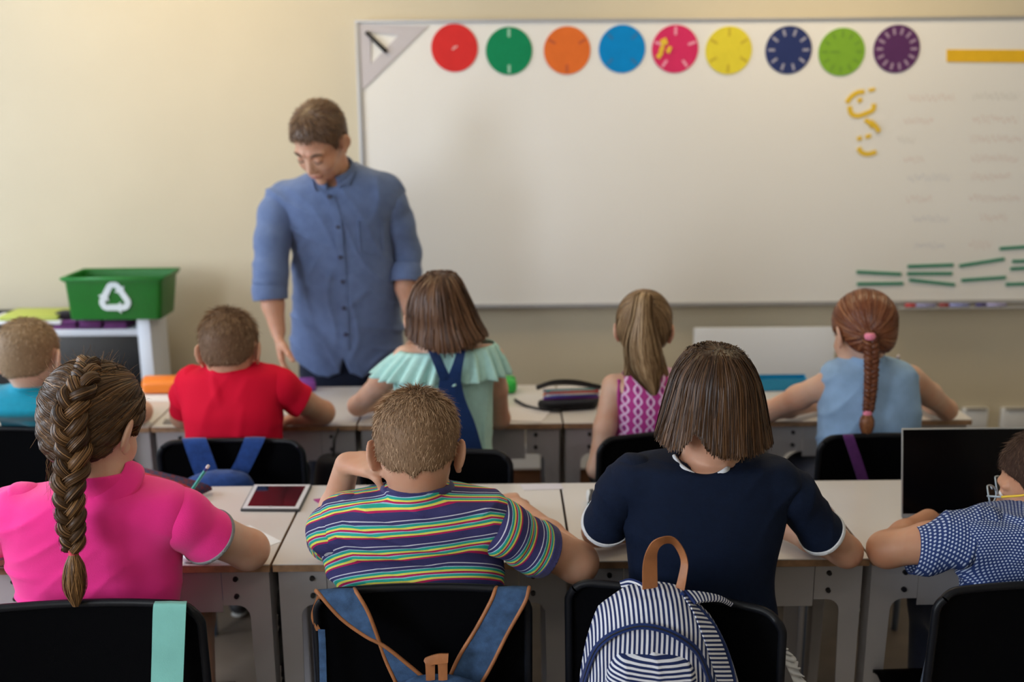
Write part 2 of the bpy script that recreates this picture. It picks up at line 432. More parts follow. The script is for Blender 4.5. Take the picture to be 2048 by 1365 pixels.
def bundle(path, rad, N, mat_rnd=.5, wob=.15, sub=6, fan=None, w=.0018, flat=1.0, S=None):
    """strands lying along a tube; returns ribbon geometry"""
    Q = crom(np.hstack([np.asarray(path, float), np.asarray(rad, float)[:, None]]), sub); P, R = Q[:, :3], Q[:, 3]
    T, Sd, B = frames(P, (0, 1, 0)); m = len(P)
    a = rng.uniform(0, 2*PI, N)[:, None]+np.linspace(0, 1, m)[None]*rng.normal(0, wob*2, (N, 1)); rr = np.sqrt(rng.uniform(.55, 1.08, N))[:, None]
    rr = rr+rng.normal(0, wob*.25, (N, 1))*np.linspace(0, 1, m)[None]
    D = np.cos(a)[..., None]*Sd[None]+flat*np.sin(a)[..., None]*B[None]
    paths = P[None]+R[None, :, None]*rr[..., None]*D; nn = D/(np.linalg.norm(D, axis=2, keepdims=True)+1e-9)
    return ribbons(paths, nn, w, w*.7, np.clip(rng.normal(mat_rnd, .22, N), 0, 1), .4)
def merge(parts):
    Vs, Fs, As, o = [], {}, [], 0
    for V, F, a in parts:
        for f in (F if isinstance(F, list) else [F]): Fs.setdefault(f.shape[1], []).append(f+o)
        Vs.append(V); As.append(np.full(len(V), a) if np.isscalar(a) else a); o += len(V)
    return np.vstack(Vs), [np.vstack(v) for v in Fs.values()], np.concatenate(As)
def hairobj(name, parts, mat, parent):
    V, F, a = merge(parts); return raw(name, V, F, mat, parent, attrs={'rnd': a})
# ================================================================== materials in use
m_wall = M('cream_wall_paint', (.58, .515, .385), .75, bump=(90, .12), var=(2.0, .03))
m_ceil = M('white_ceiling_paint', (.85, .83, .78), .8, bump=(60, .1))
m_floor = M('brown_vinyl_floor', (.17, .13, .10), .45, bump=(30, .15), var=(6, .2))
m_base = M('brown_wood_skirting', (.16, .065, .03), .5, bump=(40, .3, (1, 1, 12)), var=(10, .25))
m_board = M('whiteboard_enamel', (.76, .75, .73), .28, var=(.8, .02), spec=.5)
m_alu = M('brushed_aluminium', (.40, .40, .41), .45, .4, bump=(200, .1))
m_white = M('white_plastic', (.72, .74, .78), .45)
m_whitemetal = M('white_painted_metal', (.66, .70, .78), .4)
m_top = M('white_laminate', (.60, .575, .565), .30, bump=(500, .06), var=(3, .03), coat=.15)
m_ply = M('beech_plywood_edge', (.34, .20, .11), .5, bump=(90, .4, (1, 1, 14)), var=(40, .3))
m_leg = M('grey_powder_coat', (.40, .39, .41), .5, bump=(700, .15), var=(5, .06))
m_bolt = M('dark_steel_bolt', (.05, .05, .055), .3, .9)
m_bolt2 = M('bolt_socket', (.35, .35, .36), .25, .9)
m_black = M('black_chair_plastic', (.002, .0022, .003), .5, bump=(900, .2), spec=.03)
m_rim = M('black_chair_rim', (.005, .006, .009), .4, bump=(600, .1), spec=.22)
m_steel = M('blue_grey_steel_tube', (.14, .18, .26), .35, .6)
m_paper = M('white_paper', (.75, .76, .80), .8, var=(8, .02))
m_blackmatt = M('matt_black', (.006, .006, .008), .7)

# ================================================================== room
def struct(name, bm, mat, parent=None, smooth=False):
    o = frombm(name, bm, mat, parent, smooth)
    if parent is None: o['kind'] = 'structure'
    return o
def sbox(name, boxes, mat, bev=0):
    bm = bmesh.new()
    for lo, hi in boxes: addbox(bm, lo, hi, bev)
    return struct(name, bm, mat)
sbox('floor', [((XL-.2, YB-.2, -.1), (XR+.2, YF+.2, 0))], m_floor)
sbox('ceiling', [((XL-.2, YB-.2, ZT), (XR+.2, YF+.2, ZT+.1))], m_ceil)
sbox('wall_front', [((XL-.2, YF, 0), (XR+.2, YF+.2, ZT))], m_wall)
sbox('wall_back', [((XL-.2, YB-.2, 0), (XR+.2, YB, ZT))], m_wall)
sbox('wall_right', [((XR, YB, 0), (XR+.2, YF, ZT))], m_wall)
wins = [(.75, 4.25), (-1.85, -.05)]; z0w, z1w = .95, 2.55
sbox('wall_left', [((XL-.2, YB, 0), (XL, YF, z0w)), ((XL-.2, YB, z1w), (XL, YF, ZT)), ((XL-.2, YB, z0w), (XL, -1.85, z1w)),
                   ((XL-.2, -.05, z0w), (XL, .75, z1w)), ((XL-.2, 4.25, z0w), (XL, YF, z1w))], m_wall)
mg, N_, L_, b_ = newmat('window_glass')
tr = N_.new('ShaderNodeBsdfTransparent'); gl = N_.new('ShaderNodeBsdfGlossy'); gl.inputs['Roughness'].default_value = .02
mxs = N_.new('ShaderNodeMixShader'); mxs.inputs[0].default_value = .06; L_.new(tr.outputs[0], mxs.inputs[1]); L_.new(gl.outputs[0], mxs.inputs[2])
L_.new(mxs.outputs[0], N_['Material Output'].inputs[0])
for i, (a, b) in enumerate(wins):
    bm = bmesh.new(); n = 3 if i == 0 else 2; xs = XL-.12
    for z in (z0w, z1w-.05): addbox(bm, (xs, a, z), (xs+.06, b, z+.05), .004)
    ww = (b-a)/n
    for k in range(n+1):
        y = min(max(a+k*ww-.025, a), b-.05); addbox(bm, (xs, y, z0w+.05), (xs+.06, y+.05, z1w-.05), .004)
    o = struct('window_%d' % (i+1), bm, m_white)
    box('window_sill', (XL-.12, a-.03, z0w-.03), (XL+.12, b+.03, z0w), m_white, o, .004)
    for k in range(n):
        box('pane', (xs+.025, a+k*ww+.02, z0w+.03), (xs+.031, a+(k+1)*ww-.02, z1w-.03), mg, o, 0)
sbox('baseboard_front', [((XL, YF-.022, 0), (XR, YF, .12))], m_base, .003)
sbox('baseboard_left', [((XL, YB, 0), (XL+.02, YF, .12))], m_base)
sbox('baseboard_right', [((XR-.02, YB, 0), (XR, YF, .12))], m_base)
sbox('trim_1', [((-.55, YF-.06, .125), (XR, YF, .235))], m_white, .006)
m_panel = M('added_lamp_diffuser', (.9, .85, .75), .5, emis=((1, .85, .62), 1.2))  # unseen ceiling lights, added for a warm glow from above
for i, (x, y, w_) in enumerate(((-1.3, 3.7, 'above the teacher'), (1.3, 3.7, 'above the whiteboard'), (.3, .3, 'behind the camera'))):
    t = thing('added_ceiling_light', 'unseen rectangular ceiling light added for warm glow '+w_, 'lamp', (x, y, ZT))
    box('added_lamp_frame', (x-.62, y-.32, ZT-.06), (x+.62, y+.32, ZT), m_whitemetal, t, .005)
    box('diffuser', (x-.58, y-.28, ZT-.07), (x+.58, y+.28, ZT-.055), m_panel, t, .003)

# ================================================================== whiteboard and what is on it
YW = YF-.045                                 # writing surface
def B(px, py, dy=0): return A(px, py, YW+dy)
p00 = B(712, 42); p01 = B(960, 617)
bx0, bz1, bz0 = p00[0], B(1400, 36)[2], B(1400, 613)[2]; bx1 = 3.05
wb = thing('whiteboard', 'wide aluminium-framed whiteboard on the cream wall behind the teacher', 'whiteboard', ((bx0+bx1)/2, YF, bz0))
box('board_surface', (bx0+.01, YW, bz0+.01), (bx1-.01, YF-.002, bz1-.01), m_board, wb, 0)
fw = .020
for lo, hi in (((bx0-.006, YW-.010, bz1-fw*.6), (bx1, YF-.001, bz1)), ((bx0-.006, YW-.010, bz0), (bx1, YF-.001, bz0+fw)),
               ((bx0-.006, YW-.010, bz0+fw), (bx0+.014, YF-.001, bz1-fw*.6)), ((bx1-.02, YW-.010, bz0+fw), (bx1, YF-.001, bz1-fw*.6))):
    box('frame', lo, hi, m_alu, wb, .003)
box('pen_tray', (B(1790, 600)[0], YW-.055, bz0-.012), (bx1-.1, YW-.010, bz0-.004), m_alu, wb, .002)
# faint half-wiped handwriting: thin ink strokes
m_inkp = M('faded_pink_ink', (.60, .40, .37), .5); m_inkg = M('faded_grey_ink', (.50, .48, .46), .5); m_inkb = M('faded_blue_ink', (.44, .46, .56), .5)
def scrib(x0, x1, y, mat, seed, amp=9):
    r = random.Random(seed); pts = []; x = x0; k = 0
    while x < x1:
        pts.append(B(x, y+(amp if k % 2 else -amp)*r.uniform(.15, .8)-(.0085*(x-x0)), -.0006)); x += r.uniform(2.5, 6.5); k += 1
    if len(pts) < 4: return
    P = crom(pts, 3); n = len(P); w = np.array([0, 0, .0017])
    V = np.stack([P-w, P+w], 1).reshape(-1, 3); i = np.arange(n-1)*2
    raw('handwriting', V, np.stack([i, i+1, i+3, i+2], 1), mat, wb, smooth=False)
rows = [(196, 1818, 1912, 'p', 1945, 2040, 'g'), (241, 1808, 1870, 'p', 1945, 2040, 'p'), (281, 1795, 1832, 'g', 1940, 2046, 'p'),
        (320, 1808, 1848, 'p', 1942, 2040, 'p'), (356, 1815, 1902, 'b', 1942, 2025, 'p'), (399, 1812, 1865, 'p', 1938, 2040, 'p'),
        (438, 1826, 1900, 'b', 1960, 2020, 'p'), (492, 1828, 1890, 'b', 1938, 1985, 'p')]
mm = {'p': m_inkp, 'g': m_inkg, 'b': m_inkb}
for i, (y, a, b, c1, c, d, c2) in enumerate(rows): scrib(a, b, y, mm[c1], i, 10); scrib(c, d, y-2, mm[c2], i+50, 11)

def disc_col(r, g, b): return (r, g, b)
discs = [('red', 909, 96, (.62, .030, .030), 1, (.75, .45, .45)), ('dark green', 1018, 102, (.005, .22, .09), 2, (.30, .55, .42)), ('orange', 1134, 101, (.68, .15, .028), 3, (.45, .08, .02)),
         ('bright blue', 1244, 98, (.0, .215, .56), 4, (.01, .15, .38)), ('magenta pink', 1350, 98, (.60, .028, .12), 5, (.75, .30, .42)), ('yellow', 1457, 101, (.68, .58, .045), 6, (.50, .38, .02)),
         ('navy blue', 1577, 100, (.022, .035, .13), 10, (.32, .32, .42)), ('lime green', 1683, 104, (.19, .38, .035), 12, (.13, .28, .02)), ('dark purple', 1793, 98, (.09, .028, .11), 14, (.34, .24, .36))]
for nm, px, py, col, n, mc in discs:
    c = B(px, py, 0); R = 46.5/pxm(c)
    t = thing('fraction_disc', f'{nm} round magnetic fraction disc stuck along the top of the whiteboard', 'magnet', (c[0], YW, c[2]), 'round coloured fraction discs on the whiteboard')
    bm = bmesh.new(); n0 = 48
    prism(bm, [(c[0]+R*math.cos(a*2*PI/n0), c[2]+R*math.sin(a*2*PI/n0)) for a in range(n0)], YW-.004, YW)
    frombm('disc', bm, M(nm.replace(' ', '_')+'_card', col, .7, var=(20, .05), spec=.15), t)
    mk = M(nm.replace(' ', '_')+'_numerals', mc, .6)
    def dash(a, r0, r1, w):
        bm = bmesh.new(); ca, sa = math.cos(a), math.sin(a); o2 = []
        for rr, s in ((r0, -w), (r1, -w), (r1, w), (r0, w)): o2.append((c[0]+rr*ca-s*sa, c[2]+rr*sa+s*ca))
        prism(bm, o2, YW-.0048, YW-.0040); frombm('numeral', bm, mk, t)
    if n == 1: dash(.6, -.012, .014, .003); dash(2.2, 0, .008, .002)
    else:
        for k in range(n):
            a = PI/2+(PI/n if n in (10, 14) else 0)+k*2*PI/n
            if n == 3: a = PI/6+k*2*PI/3
            if n == 4: a = PI/4+k*PI/2
            for j in range(1):
                if n < 8: dash(a, R*.58, R*.92, R*.055)
                else: dash(a, R*.60, R*.88, R*.05)
        if n == 12: dash(PI, R*.1, R*.5, R*.05)
m_ymag = M('yellow_foam_magnet', (.72, .48, .03), .55)
def arc_magnet(pts, wpx, label, dy=0.0):
    P = [B(x, y) for x, y in pts]; c = np.mean(P, 0); w = wpx/pxm(c)/2
    t = crom(P, 5); T = np.gradient(t, axis=0); T /= np.linalg.norm(T, axis=1)[:, None]+1e-9
    S = np.stack([-T[:, 2], np.zeros(len(T)), T[:, 0]], 1)*w
    y0, y1 = YW-.004-dy, YW-dy; n = len(t); V = []
    for s, y in ((-1, y0), (1, y0), (1, y1), (-1, y1)):
        q = t+s*S; q[:, 1] = y; V.append(q)
    V = np.stack(V, 1).reshape(-1, 3); i = np.arange(n-1)[:, None]*4; j = np.arange(4)[None]; k = (j+1) % 4
    F = [np.vstack([np.stack([i+j, i+k, i+4+k, i+4+j], -1).reshape(-1, 4), [[0, 3, 2, 1]], [[(n-1)*4+q for q in range(4)]]])]
    o = raw('magnet', V, F, m_ymag, None, smooth=False); return tag(o, label, 'magnet', 'small yellow magnets on the whiteboard')
def G4(u, v): return (1600+u*.3516, 160+v*.3516)
arc_magnet([G4(*q) for q in ((265, 130), (290, 95), (330, 70), (365, 68))], 9, 'yellow curved magnet, topmost arc of the round face on the whiteboard')
arc_magnet([G4(*q) for q in ((280, 150), (290, 190), (325, 205), (375, 190), (415, 168), (418, 135))], 9, 'longest yellow curved magnet, bowl of the round face on the whiteboard')
arc_magnet([G4(*q) for q in ((333, 105), (345, 125))], 9, 'tiny yellow magnet inside the round face on the whiteboard')
arc_magnet([G4(*q) for q in ((390, 60), (425, 52))], 7, 'tiny yellow magnet above the round face on the whiteboard')
arc_magnet([G4(*q) for q in ((370, 225), (400, 250), (415, 270))], 9, 'yellow magnet of the cluster under the round face, left piece', 0)
arc_magnet([G4(*q) for q in ((395, 235), (425, 262), (448, 295))], 9, 'yellow magnet of the cluster under the round face, right piece', .0045)
arc_magnet([G4(*q) for q in ((325, 338), (350, 328))], 8, 'small yellow magnet, left eye of the lower smile')
arc_magnet([G4(*q) for q in ((372, 325), (402, 316))], 8, 'small yellow magnet, right eye of the lower smile')
arc_magnet([G4(*q) for q in ((332, 385), (348, 412), (385, 422), (432, 410))], 9, 'yellow curved magnet shaped as the lower smile')
for q, l in ((((1325, 78), (1330, 90)), 'topmost'), (((1319, 97), (1327, 100)), 'middle'), (((1334, 98), (1341, 101)), 'rightmost'), (((1315, 108), (1322, 113)), 'lowest')):
    arc_magnet([q[0], ((q[0][0]+q[1][0])/2, (q[0][1]+q[1][1])/2), q[1]], 13, f'small yellow magnet on the magenta disc, {l} of four', .0042)
m_ystrip = M('yellow_strip_card', (.74, .44, .012), .5, var=(20, .06))
P = [B(1893, 99), B(2100, 100), B(2100, 126), B(1893, 124)]
bm = bmesh.new(); prism(bm, [(p[0], p[2]) for p in P], YW-.004, YW)
tag(frombm('fraction_strip', bm, m_ystrip), 'wide yellow magnetic bar at the upper right of the whiteboard', 'magnet')
m_gst = M('dark_green_rod', (.008, .21, .12), .5)
sticks = [((1713, 544), (1802, 548.5), 'upper of the leftmost pair'), ((1714, 568), (1806, 567), 'lower of the leftmost pair, above the red-haired child'),
          ((1815, 533), (1906, 530), 'top one of the middle stack of three'), ((1814, 547.5), (1904, 547), 'middle one of the stack of three'), ((1818, 560), (1909, 569.6), 'slanting bottom one of the stack of three'),
          ((1918, 532), (2008, 518), 'upper of the slanting pair right of the stack'), ((1922, 561), (2011, 555), 'lower of the slanting pair right of the stack'),
          ((1999, 497.5), (2092, 491), 'topmost one by the right edge of the photo'), ((2024, 523), (2114, 520), 'second from top by the right edge'), ((2020, 538), (2110, 533), 'third from top by the right edge'), ((2011, 569), (2101, 566), 'lowest one by the right edge')]
for a, b, l in sticks:
    a, b = B(*a), B(*b); d = nrm(b-a); n = np.array([-d[2], 0, d[0]])*.0068
    bm = bmesh.new(); prism(bm, [((q)[0], (q)[2]) for q in (a-n, b-n, b+n, a+n)], YW-.006, YW)
    tag(frombm('magnetic_stick', bm, m_gst), 'green magnetic stick on the whiteboard, '+l, 'magnet', 'green sticks at the lower right of the whiteboard')
# set square
t = thing('set_square', 'large translucent grey set square fixed in the top left corner of the whiteboard', 'set square', tuple(B(716, 50)))
m_ss = M('translucent_grey_plastic', (.50, .47, .50), .35, spec=.5)
o1 = [B(717, 49), B(856, 52), B(717, 188)]; i1 = [B(741, 64), B(797, 71), B(742, 128)]
bm = bmesh.new(); yy = (YW-.006, YW)
vo = [[bm.verts.new((p[0], y, p[2])) for p in o1] for y in yy]; vi = [[bm.verts.new((p[0], y, p[2])) for p in i1] for y in yy]
for k in range(3):
    j = (k+1) % 3
    bm.faces.new((vo[0][k], vo[0][j], vi[0][j], vi[0][k])); bm.faces.new((vo[1][k], vi[1][k], vi[1][j], vo[1][j]))
    bm.faces.new((vo[0][k], vo[1][k], vo[1][j], vo[0][j])); bm.faces.new((vi[0][k], vi[0][j], vi[1][j], vi[1][k]))
frombm('triangle', bm, m_ss, t)
tube('grip', [B(732, 64, -.012), B(773, 104, -.012)], .0085, m_blackmatt, t, 10)
bm = bmesh.new()
for k in range(26):
    p = B(724+k*4.6, 53.5+.02*k, -.0066); addbox(bm, (p[0]-.0006, p[1], p[2]-(.010 if k % 5 == 0 else .006)), (p[0]+.0006, p[1]+.0006, p[2]))
tag(frombm('ruler_marks', bm, m_inkg, t), kind='stuff')
# pens on the tray
for (a, b, cc, bc, l) in ((1811, 1871, (.55, .03, .05), (.30, .30, .55), 'red-capped pale marker, leftmost on the whiteboard tray'), (1878, 1938, (.30, .03, .04), (.25, .28, .60), 'dark red-capped marker, middle one on the whiteboard tray'), (1952, 2012, (.05, .04, .20), (.38, .36, .62), 'navy-capped marker, rightmost on the whiteboard tray')):
    p, q = A(a, 609, YW-.035), A(b, 609, YW-.035); z = bz0-.004+.0075; p[2] = q[2] = z
    t = thing('marker_pen', l, 'marker', tuple(p), 'markers on the whiteboard tray')
    mid = p+(q-p)*.33; tube('barrel', [mid, q], .0075, M('marker_barrel', bc, .4), t, 10); tube('pen_cap', [p, mid], .0078, M('marker_cap', cc, .4), t, 10)

# ================================================================== back of the room
# white open shelf unit with the dark interior, left
YS = 4.14
sx1 = A(304, 700, YS)[0]; sx0 = sx1-1.25; sz1 = A(250, 637, YS)[2]; zr1, zr0 = A(220, 660, YS)[2], A(220, 673, YS)[2]
sh = thing('shelf_unit', 'white open shelf unit with dark interior standing left under the green bin', 'shelf', ((sx0+sx1)/2, YS+.15, 0))
yb = YS+.22
pw = A(304, 700, YS)[0]-A(278, 700, YS)[0]
for x in (sx0, sx1-pw):
    box('post', (x, YS, 0), (x+pw, YS+.03, sz1-.004), m_whitemetal, sh, .003)
    box('side_panel', (x+.003, YS+.031, .02), (x+pw-.003, yb, sz1-.004), m_whitemetal, sh, .002)
box('rail', (sx0+pw, YS+.002, zr0), (sx1-pw, yb-.01, zr1), m_whitemetal, sh, .003)
box('rail', (sx0+pw, YS+.002, .08), (sx1-pw, yb-.01, .11), m_whitemetal, sh, .003)
box('back_panel', (sx0+pw, yb-.008, .02), (sx1-pw, yb, sz1-.004), m_blackmatt, sh, 0)
box('black_screen', (sx0+pw+.004, YS+.03, .115), (sx1-pw-.004, YS+.04, zr0-.002), M('dark_interior_board', (.004, .004, .006), .35), sh, .001)
# folded purple cloths and dark bag on the rail
m_pur = fabric('purple_cloth', (.16, .035, .17)); m_pur2 = fabric('darker_purple_cloth', (.10, .02, .11))
xa, xb = A(112, 650, YS+.05)[0], A(262, 650, YS+.05)[0]; zt = A(200, 638, YS+.05)[2]
for i in range(3):
    x0 = xa+(xb-xa)*i/3; x1 = xa+(xb-xa)*(i+1)/3-.004; t = thing('folded_cloth', f'purple folded cloth under the green bin, {("left", "middle", "right")[i]} of three', 'cloth', ((x0+x1)/2, YS+.07, zr1), 'purple folded cloths on the white shelf')
    for k in range(3):
        hh = (zt-zr1)/3; box('fold', (x0+.004*(k % 2), YS+.012+.004*k, zr1+k*hh), (x1-.003*(k % 2), YS+.17, zr1+(k+1)*hh-.0012), (m_pur, m_pur2, m_pur)[(k+i) % 3], t, .006, 3)
bb = Blob(.02); c = A(128, 642, YS+.06); bb.ell(c+[-.01, .03, .012], (.045, .06, .026)); bb.ell(c+[.02, .03, .004], (.035, .05, .02)); bb.inter(pplane((0, 0, zr1+.001), (0, 0, -1)))
V, Q = bb.mesh(.008); tag(raw('pouch', V, Q, fabric('black_pouch_cloth', (.012, .006, .014))), 'small black pouch at the left end of the purple cloths', 'pouch')
# lime and white papers on the shelf, far left
for k, (a, b, y0, y1, mt, l) in enumerate(((0, 118, 632, 641, M('lime_card', (.45, .52, .10), .7), 'lime green folder lying on the stack at the far left'), (-30, 125, 641, 648, m_paper, 'white paper stack under the lime folder at the far left'), (-60, 100, 648, 658, m_blackmatt, 'black tray under the paper stack at the far left'))):
    p, q = A(a, y0, YS+.03), A(b, y1, YS+.03); tag(box(('folder', 'paper_stack', 'tray')[k], (p[0], YS+.015, q[2]+.0005), (q[0], YS+.19, p[2]), mt, None, .002), l, ('folder', 'paper', 'tray')[k])
# green recycling bin
zb = sz1; F0 = 4.10; 
bl = A(137, 635, F0)[0]; br = A(319, 635, F0)[0]; tl = A(124, 557, F0)[0]; trr = A(324, 557, F0)[0]; zt = A(230, 557, F0)[2]; Fb = F0+.215
m_green = M('green_bin_plastic', (.004, .135, .010), .38, var=(8, .08)); m_green2 = M('green_bin_rim', (.012, .20, .03), .35); m_greeni = M('bin_inner_grey_green', (.10, .22, .12), .6)
rb = thing('recycling_bin', 'green plastic recycling bin with white recycling symbol on the white shelf', 'bin', ((bl+br)/2, F0+.14, zb))
bm = bmesh.new()
def ring(x0, x1, y0, y1, z, r=.018):
    out = []
    for cx, cy, a0 in ((x1-r, y0+r, -PI/2), (x1-r, y1-r, 0), (x0+r, y1-r, PI/2), (x0+r, y0+r, PI)):
        for k in range(4): a = a0+k*PI/6; out.append(bm.verts.new((cx+r*math.cos(a), cy+r*math.sin(a), z)))
    return out
rs = [ring(bl, br, F0+.012, Fb-.012, zb+.001), ring(tl+.004, trr-.004, F0, Fb, zt-.012), ring(tl-.004, trr+.004, F0-.010, Fb+.010, zt-.012), ring(tl-.004, trr+.004, F0-.010, Fb+.010, zt), ring(tl+.006, trr-.006, F0+.004, Fb-.004, zt), ring(bl+.006, br-.006, F0+.018, Fb-.018, zb+.008)]
bm.faces.new(rs[0][::-1]); bm.faces.new(rs[-1])
for a, b in zip(rs[:-1], rs[1:]):
    for i in range(16): bm.faces.new((a[i], a[(i+1) % 16], b[(i+1) % 16], b[i]))
o = frombm('tub', bm, m_green, rb, smooth=True)
tube('rim', [(tl-.002, F0-.008, zt), (trr+.002, F0-.008, zt), (trr+.002, Fb+.008, zt), (tl-.002, Fb+.008, zt), (tl-.002, F0-.008, zt)], .006, m_green2, rb, 8, sub=1)
cc = A(229, 597, F0); R = 38/pxm(cc); ys = F0+.0035; m_rs = M('white_symbol_print', (.62, .68, .72), .5)
for k in range(3):
    rot_ = k*2*PI/3; bm = bmesh.new(); cl = [(-.52, .10), (-.20, .655), (-.11, .72), (.11, .72), (.20, .655), (.285, .51)]; n_ = len(cl); inn, out_ = [], []
    for q in range(n_):
        t0 = np.array(cl[min(q+1, n_-1)])-np.array(cl[max(q-1, 0)]); t0 = t0/np.linalg.norm(t0); nn_ = np.array([-t0[1], t0[0]])*.155; out_.append(np.array(cl[q])+nn_); inn.append(np.array(cl[q])-nn_)
    dd_ = np.array([.5, -.866]); c_ = np.array(cl[-1]); p_ = np.array([.866, .5]); poly = out_+[c_+p_*.31, c_+dd_*.36, c_-p_*.31]+inn[::-1]
    tw = lambda p: (cc[0]+R*(p[0]*math.cos(rot_)-p[1]*math.sin(rot_)), cc[2]+R*(p[0]*math.sin(rot_)+p[1]*math.cos(rot_)))
    for q in range(n_-1): prism(bm, [tw(p) for p in (inn[q], inn[q+1], out_[q+1], out_[q])], ys-.0045, ys+.004)
    prism(bm, [tw(p) for p in (c_+p_*.31, c_-p_*.31, c_+dd_*.36)], ys-.0047, ys+.004)
    frombm('recycling_arrow', bm, m_rs, rb)
# white panel and low things at the wall, right
p, q = A(1388, 656, 4.44), A(1665, 756, 4.44)
t = thing('white_panel', 'plain white rectangular panel standing against the wall under the whiteboard', 'panel', ((p[0]+q[0])/2, 4.44, 0))
box('sheet', (p[0], 4.43, q[2]-.25), (q[0], 4.446, p[2]), M('cool_white_laminate', (.76, .80, .88), .4), t, .003)
for x in (p[0]+.06, q[0]-.1): box('foot', (x, 4.36, 0), (x+.04, 4.47, .03), m_whitemetal, t, .003); box('upright', (x+.008, 4.447, .03), (x+.032, 4.465, p[2]-.1), m_whitemetal, t, .002)
for a, b, l in ((1927, 1972, 'small white wall outlet box by the end of the second desk row'), (2005, 2062, 'wider white wall outlet box at the far right')):
    p, q = A(a, 817, YF-.02), A(b, 856, YF-.02); t = thing('wall_outlet', l, 'outlet', ((p[0]+q[0])/2, YF, q[2]))
    box('cover', (p[0], YF-.03, q[2]), (q[0], YF-.0005, p[2]), m_white, t, .004); box('lid_slot', (p[0]+.01, YF-.036, p[2]-.006), (q[0]-.012, YF-.02, p[2]+.001), M('grey_slot', (.22, .21, .20), .6), t, .001)

# ================================================================== desks
DT = .72
def build_desk(W, D, label):
    t = thing('school_desk', label, 'desk', (0, 0, 0), 'white school desks in two rows')
    box('desk_top', (0, 0, DT-.0032), (W, D, DT), m_top, t, .001, 1)
    box('wood_edge', (.0005, .0005, DT-.020), (W-.0005, D-.0005, DT-.0034), m_ply, t, .001, 1)
    zt = DT-.0202; gz = zt-.094; az = zt-.112; gw = .112; lw = .050; rr = .03; y0 = .022
    def leg(sx, sy):
        out = [(0, 0), (lw-.012, 0), (lw, gz-rr)]
        for k in range(1, 6): a = PI-k*PI/10; out.append((lw+rr+rr*math.cos(a), gz-rr+rr*math.sin(a)))
        out += [(gw, gz), (gw, zt), (0, zt)]
        bm = bmesh.new(); fx = (lambda x: .008+x) if sx < 0 else (lambda x: W-.008-x)
        ya, yb_ = (y0, y0+.004) if sy < 0 else (D-y0-.004, D-y0)
        prism(bm, [(fx(x), z) for x, z in out], ya, yb_)
        outy = [(0, 0), (lw-.01, 0), (lw, gz-rr), (lw+.01, gz-.008), (lw+.03, gz), (gw-.02, gz), (gw-.02, zt), (0, zt)]
        fy = (lambda y: y0+.0041+y) if sy < 0 else (lambda y: D-y0-.0041-y); xa = fx(0); xb = fx(.004)
        prism(bm, [(fy(y), z) for y, z in outy], min(xa, xb), max(xa, xb), axis=0)
        o = frombm('leg', bm, m_leg, t); 
        for zz in (zt-.026, zt-.070):
            x = fx(gw-.033); ys_ = (ya-.003) if sy < 0 else (yb_+.003)
            bm = bmesh.new(); bmesh.ops.create_cone(bm, cap_ends=True, segments=14, radius1=.0065, radius2=.0055, depth=.006, matrix=Matrix.Translation((x, ys_+(.0 if sy < 0 else 0), zz)) @ Matrix.Rotation(PI/2*(1 if sy < 0 else -1), 4, 'X'))
            b = frombm('bolt', bm, m_bolt, o, smooth=True)
            if sy < 0:
                for f in b.data.polygons: pass
    for sx in (-1, 1):
        for sy in (-1, 1): leg(sx, sy)
    for sy in (-1, 1):
        ya = y0+.001 if sy < 0 else D-y0-.003
        box('apron', (gw+.0095, ya, az), (W-gw-.0095, ya+.002, zt), m_leg, t, .0005, 1)
    for x in (.010, W-.013): box('apron', (x, y0+gw-.015, az), (x+.002, D-y0-gw+.015, zt), m_leg, t, .0005, 1)
    return t
Y1n, Y1f = Z(1003, 1125, DT)[1], Z(1003, 968, DT)[1]
Y2n, Y2f = Z(1003, 848, DT)[1], Z(1003, 771, DT)[1]
x1 = [Z(px, 969, DT)[0] for px in (621, 1128, 1624)]; pit1 = (x1[2]-x1[0])/2
x2 = [Z(px, 852, DT)[0] for px in (302, 708, 1127)]; pit2 = (x2[2]-x2[0])/2
W1, W2, D1, D2 = pit1-.006, pit2-.006, Y1f-Y1n, Y2f-Y2n
lab1 = ['white school desk in the front row used by the child in the pink polo', 'white school desk in the front row used by the boy in the striped shirt', 'white school desk in the front row used by the child in the navy top', 'white school desk in the front row under the open laptop']
for i in range(4):
    if i == 0: d1 = build_desk(W1, D1, lab1[0]); o = d1
    else: o = copy_tree(d1); o['label'] = lab1[i]
    o.location = (x1[0]+(i-1)*pit1+.003, Y1n, 0)
lab2 = ['white school desk in the second row used by the boy in turquoise', 'white school desk in the second row used by the boy in the red shirt', 'white school desk in the second row used by the child in the mint blouse', 'white school desk in the second row used by the child with the high ponytail', 'white school desk in the second row used by the red-haired child']
for i in range(5):
    if i == 0: d2 = build_desk(W2, D2, lab2[0]); o = d2
    else: o = copy_tree(d2); o['label'] = lab2[i]
    o.location = (x2[0]+(i-1)*pit2+.003, Y2n, 0)

